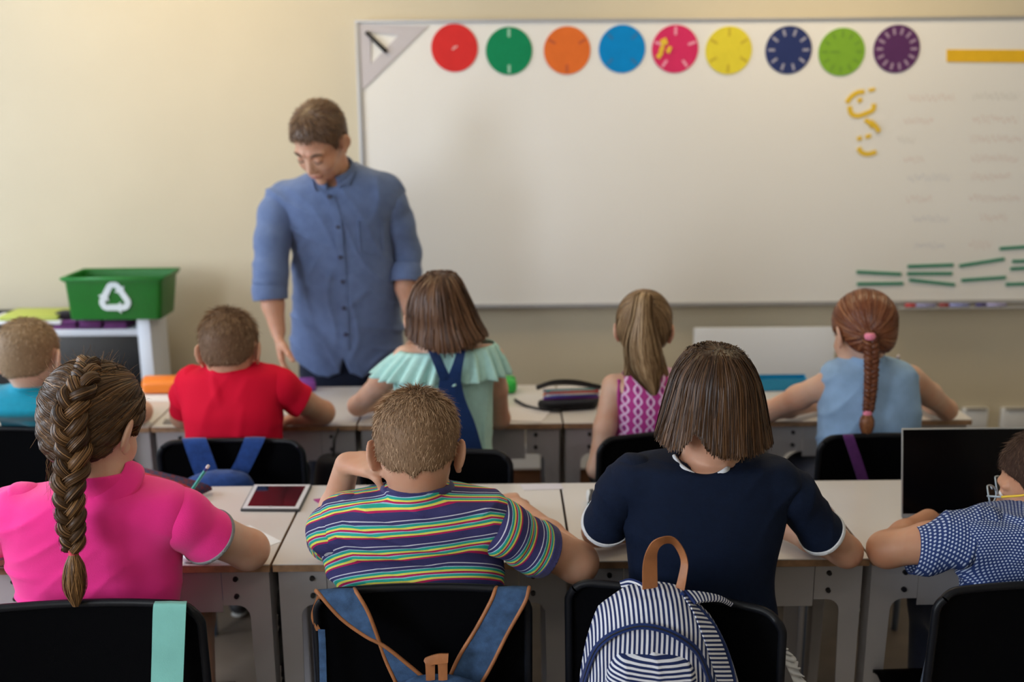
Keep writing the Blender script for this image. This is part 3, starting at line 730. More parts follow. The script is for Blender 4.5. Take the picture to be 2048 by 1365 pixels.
# ================================================================== chairs
CT = .792
def build_chair():
    t = thing('school_chair', 'x', 'chair', (0, 0, 0), 'black plastic school chairs')
    w, zt, zb, n = .205, CT, .50, 2.9
    # back shell: rounded rectangle grid, gently curved around the sitter
    ue = np.array([1, .965, .93, .89, .84, .79]); U = np.concatenate([-ue, np.linspace(-.7, .7, 9), ue[::-1]]); ve = np.array([1, .95, .90, .84, .77, .70]); Vv = np.concatenate([-ve, [-.35, 0, .35], ve[::-1]]); V = []
    def shell(u, v):
        # square to rounded rectangle
        rc = .045; hh = (zt-zb)/2; x = u*w; zz = v*hh; ax, az = abs(x)-(w-rc), abs(zz)-(hh-rc)
        if ax > 0 and az > 0:
            q = max(ax, az)/math.hypot(ax, az); x = math.copysign(w-rc+ax*q, x); zz = math.copysign(hh-rc+az*q, zz)
        z = (zt+zb)/2+zz
        y = .012+.024*(1-u*u)+.015*(1-(v+1)/2)
        return (x, y-.008, z)
    for v in Vv:
        for u in U: V.append(shell(u, v))
    i = np.arange(14)[:, None]*21+np.arange(20)[None]; F = np.stack([i, i+1, i+22, i+21], -1).reshape(-1, 4)
    o = raw('backrest', np.array(V), F, m_black, t); solidify(o, .006, 0)
    bmr = bmesh.new()
    path = [shell(u, 1) for u in U]+[shell(1, v) for v in Vv[::-1][1:]]+[shell(u, -1) for u in U[::-1][1:]]+[shell(-1, v) for v in Vv[1:-1]]
    path = np.array(path+[path[0]]); path[:, 1] -= .006
    Vr, Fr = tubegeo(path, .0085, 8, False, 2, sy=1.0); raw('rim', Vr, Fr, m_rim, t)
    # seat
    V = []
    for a in np.linspace(0, 1, 12):
        for u in np.linspace(-1, 1, 13):
            ww = .20*(1-.12*a**3) ; x = u*ww; y = .02+.33*a; z = .435-.012*(1-u*u)*np.sin(a*PI)-.03*max(0, a-.85)/.15+.02*max(0, .15-a)/.15
            V.append((x, y, z))
    i = np.arange(11)[:, None]*13+np.arange(12)[None]; F = np.stack([i, i+1, i+14, i+13], -1).reshape(-1, 4)
    o = raw('seat', np.array(V), F, m_black, t); solidify(o, .008, 0)
    for s in (-1, 1):
        tube('leg', [(s*.20, .02, .40), (s*.21, -.01, .2), (s*.215, -.03, .0)], .0105, m_steel, t, 10)
        tube('leg', [(s*.175, .29, .40), (s*.178, .30, .2), (s*.18, .31, .0)], .0105, m_steel, t, 10)
        tube('back_support', [(s*.175, .27, .415), (s*.20, .10, .415), (s*.20, .045, .44), (s*.196, .036, .55), (s*.192, .022, .66)], .0105, m_steel, t, 10)
        tube('stretcher', [(s*.20, .02, .402), (s*.19, .16, .402), (s*.175, .29, .402)], .009, m_steel, t, 8)
    return t
ch0 = build_chair(); CH = {}
def chair(key, px, py, yaw, label, w=1.0):
    p = Z(px, py, CT)
    if not CH: o = ch0
    else: o = copy_tree(ch0)
    o.location = (p[0], p[1], 0); o.rotation_euler = (0, 0, yaw); o.scale = (w, 1, 1); o['label'] = label; CH[key] = o; return o
chair('pink', 172, 1217, .03, 'black chair of the child in pink with a mint strap over its back', 1.09)
chair('stripe', 843, 1185, 0, 'black chair of the striped-shirt boy with denim backpack straps over it', 1.06)
chair('navy', 1345, 1196, -.36, 'black chair turned askew with the striped backpack hanging from it', 1.06)
chair('right', 2085, 1180, .04, 'black chair of the boy with glasses at the right edge', 1.06)
chair('turq', -32, 862, .0, 'black chair of the boy in turquoise at the left edge', 1.03)
chair('red', 461, 886, 0, 'black chair of the boy in red with blue straps over it', 1.03)
chair('mint', 872, 908, 0, 'black chair of the child in the mint blouse behind the striped-shirt boy', 1.03)
chair('pony', 1335, 872, .20, 'black chair of the child with the high ponytail', 1.03)
chair('redh', 1783, 876, 0, 'black chair of the red-haired child with a purple strap on it', 1.03)
# ================================================================== people: shared parts
def rot(yaw=0, pitch=0, roll=0):
    cz, sz, cx, sx, cy, sy = math.cos(yaw), math.sin(yaw), math.cos(-pitch), math.sin(-pitch), math.cos(roll), math.sin(roll)
    return np.array([[cz, -sz, 0], [sz, cz, 0], [0, 0, 1]]) @ np.array([[1, 0, 0], [0, cx, -sx], [0, sx, cx]]) @ np.array([[cy, 0, sy], [0, 1, 0], [-sy, 0, cy]])
class Head:
    def __init__(s, o, scale, yaw=0, pitch=0, roll=0):
        s.o = np.asarray(o, float); s.s = scale; s.R = rot(math.radians(yaw), math.radians(pitch), math.radians(roll))
    def W(s, x, y, z): return s.o+s.s*(s.R @ np.array([x, y, z], float))
    def loc(s, P): return ((P-s.o.astype(np.float32)) @ s.R.astype(np.float32))/s.s
    def E(s, c, r, R=None, grow=0):
        RR = s.R if R is None else s.R @ R
        return pell(s.W(*c), np.array(r)*s.s+grow, RR)
def skull(B, H, nb, nr, g=0):
    B.add(H.E((0, -.012, .035), (.0745, .094, .082), grow=g), .01)
    B.add(H.E((0, -.022, -.012), (.064, .068, .060), grow=g), .02)
    B.cap(H.W(0, -.020, -.045), nb, nr*.93+g, nr+g, .022)
def head_full(B, H, nb, nr, ears=True, flare=27):
    skull(B, H, nb, nr)
    B.add(H.E((0, .034, -.022), (.059, .058, .076)), .02)
    B.add(H.E((0, .030, -.074), (.048, .050, .034)), .02)
    B.add(H.E((0, .070, -.099), (.017, .014, .013)), .015)
    for s in (-1, 1):
        B.add(H.E((s*.034, .060, -.030), (.022, .022, .024)), .02)
        B.cap(H.W(s*.012, .086, .022), H.W(s*.046, .072, .018), .009*H.s, .007*H.s, .012)
    B.cap(H.W(0, .086, .004), H.W(0, .104, -.032), .007*H.s, .0105*H.s, .008)
    for s in (-1, 1): B.add(H.E((s*.011, .096, -.036), (.008, .009, .007)), .006)
    B.add(H.E((0, .086, -.058), (.024, .010, .0055)), .005); B.add(H.E((0, .084, -.067), (.020, .011, .006)), .005)
    for s in (-1, 1): B.sub(H.E((s*.031, .097, .002), (.015, .014, .009)), .010)
    for s in (-1, 1): B.add(H.E((s*.031, .078, .002), (.0125, .0125, .0125)), .004)
    if ears:
        a = math.radians(flare)
        for s in (-1, 1):
            Re = rot(-s*a*0+s*a, 0, s*.12)
            B.add(H.E((s*.0815, -.012, -.004), (.0062, .021, .031), Re), .006)
            B.cap(H.W(s*.077, .002, -.024), H.W(s*.078, .000, -.034), .007*H.s, .006*H.s, .008)
            B.sub(H.E((s*.0915, -.002, .001), (.0065, .0125, .020), Re), .004)
def handgeo(B, w, d, n, t, s=1.0, curl=.4, spread=.10, curls=None):
    d = nrm(d); n = nrm(n-d*(np.dot(n, d))); t = np.asarray(t, float); t = nrm(t-d*(t @ d)-n*(t @ n))
    offs = (.027, .009, -.009, -.025); Ls = (.070, .078, .073, .058); kd = (.082, .086, .083, .076)
    for i in range(4):
        k = w+s*(d*kd[i]+t*offs[i]); B.cap(w+s*t*offs[i]*.5, k, .0135*s, .0105*s, .012)
        c = curls[i] if curls else curl; a = 0; p = k; dd = nrm(d+t*spread*offs[i]*20*.3); r = (.0088, .0090, .0086, .0078)[i]*s
        for q, (f, ca) in enumerate(((.45, .8), (.30, 1.1), (.25, .8))):
            a += c*ca; e = p+s*Ls[i]*f*(dd*math.cos(a)+n*math.sin(a)); B.cap(p, e, r, r*.93, .0035); r *= .93; p = e
    b = w+s*(d*.022+t*.020); B.cap(w, b, .014*s, .0135*s, .01)
    d1 = nrm(t*.62+d*.70+n*.35); p = b
    for f, r in ((.036, .0125), (.030, .0105), (.023, .0092)):
        e = p+s*f*d1; B.cap(p, e, r*s, r*s*.92, .006); p = e; d1 = nrm(d1*.8+d*.35+n*.15)
def hit(B, px, py, off=.002, y0=1.2):
    w = ray(px, py); w = w/np.linalg.norm(w); t = y0
    for _ in range(90):
        P = CAM+w*t; d = float(B.ev(P[None])[0])
        if d < .0006: break
        t += max(d*.6, .0008) if d < .079 else .03
        if t > 6: return None
    return CAM+w*(t-off)
def hits(B, pts, off=.002, fallback=None):
    out = []
    for p in pts:
        h = hit(B, p[0], p[1], off)
        if h is None: h = A(p[0], p[1], fallback)
        out.append(h)
    return out
def secs_world(rows):
    out = []
    for py, xl, xr, Y, b in rows:
        l, r = A(xl, py, Y), A(xr, py, Y); out.append(((l[2]+r[2])/2, (l[0]+r[0])/2, (r[0]-l[0])/2, Y, b))
    return out
m_jean = fabric('dark_blue_trouser_cloth', (.02, .028, .06)); m_shoe = M('dark_shoe_leather', (.03, .03, .035), .5, bump=(80, .2)); m_sole = M('pale_rubber_sole', (.45, .45, .43), .7)
def legs(root, B, hx, hy, spread=.10, bare=False, trouser=None, h=.007, seatz=.445, reach=.34):
    T = Blob(.02); hz = seatz+.075
    for s in (-1, 1):
        hip = np.array([hx+s*.075, hy, hz]); kn = np.array([hx+s*spread, hy+reach, hz-.01]); an = np.array([hx+s*spread, hy+reach-.03, .09])
        B.chain([hip, kn, (kn+an)/2+[0, -.01, 0], an], [.062, .048, .044, .032], .02); B.cap(an, an+[s*.01, .12, -.05], .03, .022)
        end = (hip*.45+kn*.55) if bare else an+[0, 0, .02]
        T.chain([hip, kn, end] if not bare else [hip, end], [.073, .058, .050] if not bare else [.073, .066], .03)
        S = Blob(.012); S.cap(an+[0, -.02, -.045], an+[s*.01, .13, -.055], .036, .033).cap(an+[0, 0, 0], an+[0, .03, -.04], .038, .038).inter(pplane((0, 0, .012), (0, 0, -1)))
        V, Q = S.mesh(.009); so = raw('shoe', V, Q, m_shoe, root)
        S2 = Blob(.012); S2.cap(an+[0, -.022, -.05], an+[s*.01, .135, -.055], .041, .037).inter(pplane((0, 0, .018), (0, 0, 1))).inter(pplane((0, 0, .001), (0, 0, -1)))
        V, Q = S2.mesh(.009); raw('sole', V, Q, m_sole, so)
    T.ell((hx, hy, hz), (.155, .115, .078), k=.04)
    V, Q = T.mesh(.008); raw('shorts' if bare else 'trousers', V, Q, trouser or m_jean, root)
def sleeve(root, pts, rs, cutp, cutn, mat, h=.005, trim=None, trimw=.010, pat=None, seed=1, fold=.004, name='sleeve'):
    S = Blob(.02).chain(pts, rs)
    ax = nrm(np.asarray(pts[-1])-np.asarray(pts[0]))
    S.disp.append(folds(fold, [ax*55+np.array([8, 5, 20.]), ax*38-np.array([20., 5, 3])], seed))
    V, Q = S.mesh(h); V, F = cutmesh(V, Q, [(cutp, cutn)])
    cn = nrm(cutn); dist = (np.asarray(cutp)-V) @ cn
    at = (pat(V) if callable(pat) else {'pv': dist, 'pu': V[:, 2]*.8+V[:, 1]*.6}) if pat else None
    o = raw(name, V, F, mat, root, attrs=at); solidify(o, .003, 1)
    if trim is not None:
        V2, F2 = cutmesh(V*1.0, Q0(F), [(np.asarray(cutp)-cn*trimw, -cn)])
        # band: stand proud of the sleeve
        c = V2.mean(0); rad = V2-c; rad -= np.outer(rad @ cn, cn); rad /= np.linalg.norm(rad, axis=1)[:, None]+1e-9
        o2 = raw('cuff_band', V2+rad*.0032, F2, trim, root); solidify(o2, .0045, 0)
    return S
def Q0(F):
    out = []
    for f in F: out += [list(r) for r in f]
    return out
m_skinA = skin('warm_skin', (.54, .325, .23)); m_skinB = skin('light_skin', (.62, .415, .32)); m_skinC = skin('tanned_skin', (.47, .26, .165))
m_iris = M('brown_iris', (.06, .03, .015), .2); m_eyew = M('eye_white', (.75, .72, .70), .25)
def eyes(root, H, r=.0112):
    for s in (-1, 1):
        bm = bmesh.new(); bmesh.ops.create_uvsphere(bm, u_segments=16, v_segments=10, radius=r*H.s, matrix=Matrix.Translation(H.W(s*.031, .0805, .0005))); e = frombm('eye', bm, m_eyew, root, True)
        bm = bmesh.new(); bmesh.ops.create_uvsphere(bm, u_segments=12, v_segments=8, radius=.0058*H.s, matrix=Matrix.Translation(H.W(s*.031, .0872, -.002))); frombm('iris', bm, m_iris, e, True)
def ring_collar(root, B, c, up, r, tubr, mat, name='collar', sy=1.0, tilt=None, n=28):
    """neck band lying where the garment meets the neck"""
    up = nrm(up); a = nrm(np.cross(up, (0, 1, 0))); b = np.cross(up, a); P = []
    for k in range(n+1):
        t = 2*PI*k/n; P.append(np.asarray(c)+r*(math.cos(t)*a+sy*math.sin(t)*b))
    V, F = tubegeo(P, tubr, 8, False, 1, up=up); return raw(name, V, F, mat, root)
def kid(label, rows, H, nb, nr, arms, skinm, garment, legcfg, h=.005, body_rows=None, face=True, hipz=.46, root_xy=None, sleeves=(), carve=None, fold=None, gname='tshirt', ears=True, pat=False, slope=0.0, group='school children at the desks', hipY=None, shoulder=True, seat=None, croot=.018):
    sw = secs_world(rows); low = min(sw, key=lambda q: q[0]); hy = hipY if hipY else low[3]-.01
    if seat:
        cyb = CH[seat].location[1]+.050; sw = [(z, cx, a, max(cy, cyb+b) if z < CT+.04 else cy, b) for z, cx, a, cy, b in sw]; hy = cyb+.105; bw0 = [(z, cx, a, max(cy, cyb+b+.006) if z < CT+.04 else cy, b) for z, cx, a, cy, b in secs_world(body_rows)] if body_rows else None
    sw.append((.47, low[1], min(low[2], .165), hy, .10)); hx = low[1]
    root = thing('person', label, 'person', (hx, hy, 0), group)
    bw = (bw0 if seat else secs_world(body_rows))+[sw[-1]] if body_rows else sw
    B = Blob(.015); B.add(psec(bw, grow=-.011 if not body_rows else -.006)); head_full(B, H, nb, nr, ears)
    for ar in arms:
        B.chain(ar['p'], [ar['r'][0]-(.008 if shoulder else 0)]+ar['r'][1:], .02)
        if 'hand' in ar: handgeo(B, *ar['hand'])
    legs(root, B, hx, hy, **legcfg)
    V, Q = B.mesh(h); V = relax(V, Q, 1, .35); raw('body', V, Q, skinm, root); eyes(root, H)
    Gm = Blob(.015); Gm.add(psec(sw))
    if shoulder:
        for ar in arms: Gm.ell(ar['p'][0], (ar['r'][0]+.004,)*3, k=.03)
    if carve: 
        for c in carve: Gm.sub(c, .006)
    else:
        un = nrm(H.W(0, -.02, -.045)-nb); Gm.add(pmax(pcap(nb-un*.06, nb+un*.03, nr+croot, nr+.008), pplane(nb+np.array([0, 0, .018]), (0, .15, 1))), .02)
    if fold is not None: Gm.disp += fold
    V, Q = Gm.mesh(h); V, F = cutmesh(V, Q, [((0, 0, .475), (0, 0, -1))])
    at = (pat(V) if callable(pat) else {'pv': V[:, 2]-slope*V[:, 0], 'pu': (V[:, 0]-hx)*1.15}) if pat else None
    g = raw(gname, V, F, garment, root, attrs=at)
    return root, B, Gm, g
def armspec(sh, el, wr, r=(.045, .040, .034, .030, .023), hand=None, s=.82, curl=.5, inward=1):
    sh, el, wr = map(np.asarray, (sh, el, wr)); m1 = (sh+el)/2; m2 = el*.55+wr*.45
    a = {'p': [sh, m1, el, m2, wr], 'r': list(r)}
    d = nrm(wr-el); n = np.array([0, 0, -1.]); t = np.cross(n, d)*inward
    if hand is None: hand = (wr+d*.008, nrm(d+np.array([0, .25, -.05])), n, t, s, curl)
    a['hand'] = hand; return a

# ---------------------------------------------------------------- hair
def region_prim(H, f):
    p = Prim(); p.lo = np.full(3, -99.); p.hi = np.full(3, 99.); p.f = lambda P: f(H.loc(P)).astype(np.float32)*H.s; return p
def short_region(nape, vn=0.0, front=.062):
    ys = [-.2, -.06, -.034, -.024, .012, .024, .040, .070, .12]; zs = [nape, nape, nape+.006, .026, .030, -.005, .030, front, front]
    def f(q):
        zl = np.interp(q[..., 1], ys, zs); zl = zl+.016*np.clip((np.abs(q[..., 0])-.040)/.025, 0, 1)*(q[..., 1] < -.03); zl = zl-np.where(q[..., 1] < -.02, vn*np.maximum(0, 1-np.abs(q[..., 0])/.016), 0)
        return zl-q[..., 2]
    return f
def hair_short(root, H, nb, nr, mat, N, length=.013, nape=-.024, vn=0., front=.062, whorl=(.006, .0, .118), h=.0045, w=.0011, g=.005, lift=.38, topl=1.3, tone=.5):
    B = Blob(.01); skull(B, H, nb, nr, g)
    B.add(H.E((0, .034, -.002), (.056, .056, .070), grow=g*.6), .02); B.inter(region_prim(H, short_region(nape, vn, front)), .006)
    V, Q = B.mesh(h); P = surf_sample(V, Q, N); d, G = B.grad(P); q = H.loc(P.astype(np.float32))
    keep = q[:, 2] > short_region(nape, vn, front)(np.stack([q[:, 0], q[:, 1], q[:, 2]*0], 1))*1.0+.004*0
    P, G, q = P[keep], G[keep], q[keep]; Wp = H.W(*whorl); fl = P-Wp; fl -= G*(fl*G).sum(1)[:, None]; fl /= np.linalg.norm(fl, axis=1)[:, None]+1e-6
    sw = np.cross(G, fl); near = np.exp(-np.linalg.norm(P-Wp, axis=1)/.03)[:, None]; fl = fl+sw*near*.9+rng.normal(0, .22, fl.shape); fl /= np.linalg.norm(fl, axis=1)[:, None]
    top = np.clip((q[:, 2]-.03)/.07, 0, 1)[:, None]; L = length*(1+topl*top)*rng.uniform(.6, 1.25, (len(P), 1)); lf = lift*(.35+.8*top); S = 5; ts = np.linspace(0, 1, S)
    paths = np.stack([P-G*.001+L*(fl*t+G*lf*(t-.45*t*t)) for t in ts], 1); nn = np.repeat(G[:, None], S, 1)
    rn = np.clip(rng.normal(tone, .24, len(P))+.10*top[:, 0], 0, 1)
    return hairobj('hair', [(V, Q, .22), ribbons(paths, nn, w, w*.25, rn, 1.0)], mat, root)
def hair_flow(root, V0, Q0_, Bv, mat, N, dirf, stop, step=.012, n=22, w=.0016, spread=.0022, mask=None, extra=(), name='hair', tone=.5, base=.15, lo=-.001, clump=None):
    P = surf_sample(V0, Q0_, N, mask); offs = rng.uniform(lo, spread, N)
    paths, Ns = trace(Bv, P, dirf, step, n, offs, stop); taper = np.full(n, w); taper[-1] *= .4; taper[0] *= .5
    rn = rng.normal(tone, .2, N)
    if clump is not None: rn = rn+clump(P)
    return hairobj(name, [(V0, Q0_, base), ribbons(paths, Ns, w, w, np.clip(rn, 0, 1), .7, taper)]+list(extra), mat, root)
def braid(path, A0, r0, periods, N=70, sub=14, ph=0.0, base=.2, tones=(.45, .55, .5), w=.0016, side=(1, 0, 0)):
    P = crom(path, sub); n = len(P); T, Sd, Bn = frames(P); Sd = np.array(side, float)-T*(T @ np.array(side, float))[:, None]; Sd /= np.linalg.norm(Sd, axis=1)[:, None]; Bn = np.cross(Sd, T); A0 = np.interp(np.linspace(0, 1, n), np.linspace(0, 1, len(A0)), A0); r0 = np.interp(np.linspace(0, 1, n), np.linspace(0, 1, len(r0)), r0)
    s = np.concatenate([[0], np.cumsum(np.linalg.norm(np.diff(P, axis=0), axis=1)/A0[1:])]); th = s/s[-1]*periods*2*PI+ph; out = []
    for k in range(3):
        a = th+k*2*PI/3; C = P+Sd*(A0*np.sin(a))[:, None]+Bn*(A0*.55*np.sin(2*a))[:, None]
        rr = r0
        V, F = tubegeo(C, rr*.93, 8, True, 1); out.append((V, F, base)); out.append(bundle(C, rr, N, tones[k], .5, 1, w=w))
    return out
# ================================================================== the people
h1, h2 = .0048, .0062
def up_(H, nb): return nrm(H.W(0, -.02, -.045)-nb)
BD = {}
# ---- boy in the striped T-shirt
H = Head(A(834, 906, 2.06), 1.12, 0, 20, 0); nb = A(835, 990, 2.035)
rows = [(970, 778, 892, 2.045, .050), (982, 735, 945, 2.045, .066), (995, 694, 992, 2.04, .080), (1018, 662, 1006, 2.05, .092), (1060, 645, 1008, 2.06, .095), (1100, 640, 1007, 2.07, .095), (1130, 652, 1008, 2.07, .092), (1160, 672, 1008, 2.075, .092), (1185, 682, 1009, 2.075, .09), (1230, 682, 1010, 2.075, .09)]
elR, wrR = Z(1155, 1126, .765), Z(1034, 1016, .765)
elL, wrL = Z(655, 1078, .775), A(694, 930, 2.12)
aR = armspec(A(970, 1038, 2.04), elR, wrR, (.050, .047, .044, .036, .026), s=.9)
aL = armspec(A(692, 1035, 2.05), elL, wrL, (.046, .043, .038, .034, .027), s=.9)
hd = nrm(A(768, 985, 2.02)-wrL); stp = lambda V: {'pv': V[:, 2]-.085*V[:, 0]+.8*np.maximum(V[:, 1]-1.985, 0)+.0045}
aL['hand'] = (wrL+[.004, 0, .004], nrm(hd+np.array([.25, 0, .35])), nrm((-.25, .5, -.85)), (.35, .8, .3), 1.08, .55, .1, [.62, .5, .55, .7])
WH, TE, YE, RD, LB, NV = (.55, .56, .66), (.02, .36, .28), (.70, .68, .12), (.42, .015, .10), (.30, .48, .62), (.040, .038, .135)
def sp(x): return x/110
seq = [(0, NV), (34, RD), (42, YE), (50, TE), (60, LB), (64, RD), (72, YE), (80, TE), (90, LB), (94, NV), (105.5, WH)]
m_str = stripes_mat('striped_jersey', .0565, [(sp(p), c) for p, c in seq])
m_str2 = stripes_mat('striped_jersey_sleeve', .050, [(sp(p), c) for p, c in seq])
crz = Blob(); 
def crease(a, b, amp, wd):
    a, b = np.asarray(a), np.asarray(b); c = pcap(a, b, .001, .001); return lambda P: (-.8*amp*np.exp(-(c.f(P)/wd)**2)).astype(np.float32)
fl = [folds(.005, [(6, 10, 40), (-22, 5, 30), (15, 0, 60)], 3), crease(A(795, 1000, 1.95), A(975, 1150, 1.92), .009, .011), crease(A(800, 1012, 1.95), A(940, 1160, 1.92), -.006, .014), crease(A(760, 1000, 1.95), A(700, 1040, 1.94), .006, .010), crease(A(1000, 1150, 1.92), A(880, 1120, 1.9), .006, .01)]
root, B, G, g = kid('boy in a navy T-shirt with multicoloured stripes, hand at his neck', rows, H, nb, .060, [aR, aL], m_skinA, m_str, dict(trouser=m_jean), h1, fold=fl, pat=stp, seat='stripe')
cR = A(1087, 1112, 2.085); nR = nrm(elR-A(990, 1040, 2.04)+np.array([0, 0, .03]))
sleeve(g, [A(962, 1038, 2.05), A(1006, 1058, 2.045), A(1066, 1094, 2.08), A(1130, 1120, 2.1)], [.054, .053, .053, .052], cR, nR, m_str2, h1, trim=fabric('navy_rib', NV), trimw=.020, pat=True, seed=5)
sleeve(g, [A(700, 1035, 2.04), A(664, 1062, 2.06), A(658, 1080, 2.16)], [.050, .048, .046], A(660, 1065, 2.17), (-.05, 1, .05), m_str, h1, pat=stp, seed=6, fold=.004)
ring_collar(g, G, nb+[0, .006, .014], (0, .15, 1), .070, .0085, fabric('navy_rib_collar', NV), sy=1.0)
m_hb = hair_mat('sandy_brown_hair', (.08, .045, .024), (.32, .20, .118), (.60, .42, .27), rough=.6, spec=.25)
hair_short(root, H, nb, .060, m_hb, 20000, .010, -.034, .013, h=.004, w=.0014, tone=.5)
BD['stripe'] = (B, G)

# ---- child in the navy top with bobbed hair
H = Head(A(1427, 836, 2.09), 1.06, 0, 24, 0); nb = A(1415, 950, 2.07)
rows = [(904, 1372, 1462, 2.09, .045), (914, 1285, 1535, 2.08, .066), (926, 1250, 1562, 2.07, .082), (965, 1236, 1578, 2.07, .092), (1010, 1240, 1574, 2.07, .095), (1058, 1250, 1566, 2.07, .095), (1125, 1257, 1550, 2.075, .092), (1176, 1258, 1547, 2.075, .090), (1254, 1250, 1556, 2.075, .090)]
m_navy = fabric('navy_jersey', (.0022, .0075, .026), var=.1, sheen=0); m_wrib = fabric('white_rib', (.62, .64, .68), var=.04)
elL, elR = Z(1194, 1064, .765), Z(1692, 1104, .762)
aL = armspec(A(1262, 960, 2.06), elL, Z(1310, 1050, .752), (.042, .038, .033, .030, .022)); aR = armspec(A(1555, 965, 2.06), elR, Z(1545, 1050, .752), (.042, .038, .034, .030, .022), inward=-1)
cv = [pcap(nb+[0, 0, .0], nb+[0, 0, .12], .060, .066), pcap(A(1410, 934, 1.98), A(1412, 905, 2.02), .012, .030), pell(A(1412, 924, 2.0), (.052, .05, .027))]
root, B, G, g = kid('child with a smooth brown bob in a navy top with white trim', rows, H, nb, .050, [aL, aR], m_skinA, m_navy, dict(bare=True, trouser=m_navy), h1, fold=[folds(.003, [(10, 5, 30), (-25, 4, 18)], 8), crease(A(1350, 945, 1.95), A(1420, 985, 1.94), .006, .012), crease(A(1480, 940, 1.95), A(1400, 985, 1.94), .006, .012)], carve=cv, gname='top', seat='navy')
sleeve(g, [A(1268, 955, 2.07), A(1240, 985, 2.07), A(1208, 1050, 2.10), A(1200, 1075, 2.12)], [.049, .045, .042, .041], A(1213, 1043, 2.10), nrm(elL-A(1245, 975, 2.06)), m_navy, h1, trim=m_wrib, trimw=.009, seed=2)
sleeve(g, [A(1545, 960, 2.07), A(1585, 990, 2.07), A(1645, 1068, 2.10), A(1670, 1090, 2.11)], [.049, .046, .043, .042], A(1644, 1068, 2.10), nrm(elR-A(1585, 985, 2.06)), m_navy, h1, trim=m_wrib, trimw=.009, seed=3)
P = [hit(G, x, y, .0005) for x, y in ((1348, 912), (1357, 928), (1370, 940), (1388, 949))]; Q_ = [hit(G, x, y, .0005) for x, y in ((1436, 949), (1454, 940), (1467, 928), (1477, 912))]
tube('neck_trim', P, [.004, .006, .006, .004], m_wrib, g, 8); tube('neck_trim', Q_, [.004, .006, .006, .004], m_wrib, g, 8)
hrows = [(693, 1412, 1448, 2.07, .03), (700, 1385, 1478, 2.075, .062), (717, 1366, 1496, 2.08, .090), (745, 1348, 1512, 2.08, .108), (784, 1335, 1524, 2.08, .116), (830, 1322, 1533, 2.075, .116), (870, 1312, 1540, 2.065, .112), (900, 1307, 1545, 2.055, .106), (925, 1312, 1541, 2.05, .098)]
hs = secs_world(hrows); Bh = Blob(.01); Bh.add(psec(hs, n=2.15))
cutx = [A(x, 900, 1.97)[0] for x in (1300, 1312, 1343, 1366, 1380, 1390, 1400, 1412, 1440, 1500, 1550)]; cutz = [A(1400, y, 1.97)[2] for y in (895, 900, 910, 902, 884, 868, 880, 900, 914, 913, 908)]
pc = Prim(); pc.lo = np.full(3, -99.); pc.hi = np.full(3, 99.); pc.f = lambda P: np.maximum((np.interp(P[..., 0], cutx, cutz)-P[..., 2])*.6, -99)
face = pell(H.W(0, .10, -.03), (.075*1.06, .05, .10), H.R)
Bs = Blob(.01); Bs.add(psec(hs, n=2.15, grow=-.003)); Bs.inter(pc, .003); Bs.sub(face, .01)
V, Q = Bs.mesh(.005)
pt = np.array(A(1440, 694, 2.03)); tp = hs[0]
def dirb(P):
    d = np.zeros(P.shape); d[:, 2] = -1; top = np.clip((P[:, 2]-(tp[0]-.05))/.05, 0, 1)
    rv = P[:, :2]-np.array([pt[0], pt[1]+.02]); rv = rv/(np.linalg.norm(rv, axis=1)[:, None]+.004); d[:, 0] += rv[:, 0]*1.2*top; d[:, 1] += rv[:, 1]*1.2*top
    low = np.clip((hs[7][0]+.05-P[:, 2])/.06, 0, 1); d[:, 0] -= (P[:, 0]-hs[7][1])*3.2*low*0+0; return d+jit[:len(P)]
jit = rng.normal(0, .035, (10000, 3)); zj = rng.normal(0, .003, 10000)
m_hbr = hair_mat('dark_brown_hair', (.012, .005, .0022), (.052, .023, .010), (.17, .085, .038), rough=.40, spec=.3)
hair_flow(root, V, Q, Bh, m_hbr, 10000, dirb, lambda P: P[:, 2] < np.interp(P[:, 0], cutx, cutz)+zj[:len(P)], .012, 24, .0015, .0020, clump=lambda P: .12*np.sin(P[:, 0]*190)+.1*np.sin(P[:, 0]*83+2), base=.25, lo=-.003)
BD['navy'] = (B, G, root)

# ---- child in pink polo with the long braid
H = Head(A(184, 856, 2.05), 1.13, -14, 24, 4); nb = A(205, 960, 2.04)
rows = [(956, 160, 258, 2.065, .048), (967, 112, 305, 2.06, .062), (980, 52, 352, 2.055, .080), (1000, 18, 368, 2.05, .093), (1030, 8, 370, 2.05, .098), (1075, 10, 366, 2.055, .098), (1115, 20, 362, 2.06, .098), (1167, 38, 361, 2.06, .095), (1206, 48, 356, 2.06, .092), (1245, 48, 356, 2.06, .090)]
m_pink = M('pink_polo_cotton', (.90, .032, .29), .85, bump=(600, .3), var=(6, .06), spec=.2, sheen=.2); m_grib = fabric('grey_rib', (.22, .23, .25))
elR, elL = Z(497, 1100, .765), Z(-70, 1120, .765)
aR = armspec(A(335, 1030, 2.05), elR, Z(378, 1056, .756), (.050, .048, .044, .038, .026), s=.88, inward=-1)
aL = armspec(A(35, 1026, 2.05), elL, Z(80, 1070, .752), (.050, .048, .042, .036, .026), s=.88)
fl = [folds(.004, [(6, 10, 34), (-16, 5, 26)], 11), crease(A(40, 1168, 1.9), A(340, 1150, 1.9), .006, .008), crease(A(180, 1185, 1.9), A(350, 1160, 1.9), .004, .008), crease(A(60, 1150, 1.9), A(20, 1120, 1.93), .005, .01), crease(A(262, 965, 1.98), A(366, 985, 1.98), .003, .01)]
root, B, G, g = kid('child in a bright pink polo shirt with a long brown braid', rows, H, nb, .054, [aR, aL], m_skinB, m_pink, dict(bare=True, trouser=fabric('navy_shorts_cloth', (.012, .018, .04))), h1, fold=fl, gname='polo_shirt', seat='pink', croot=.006)
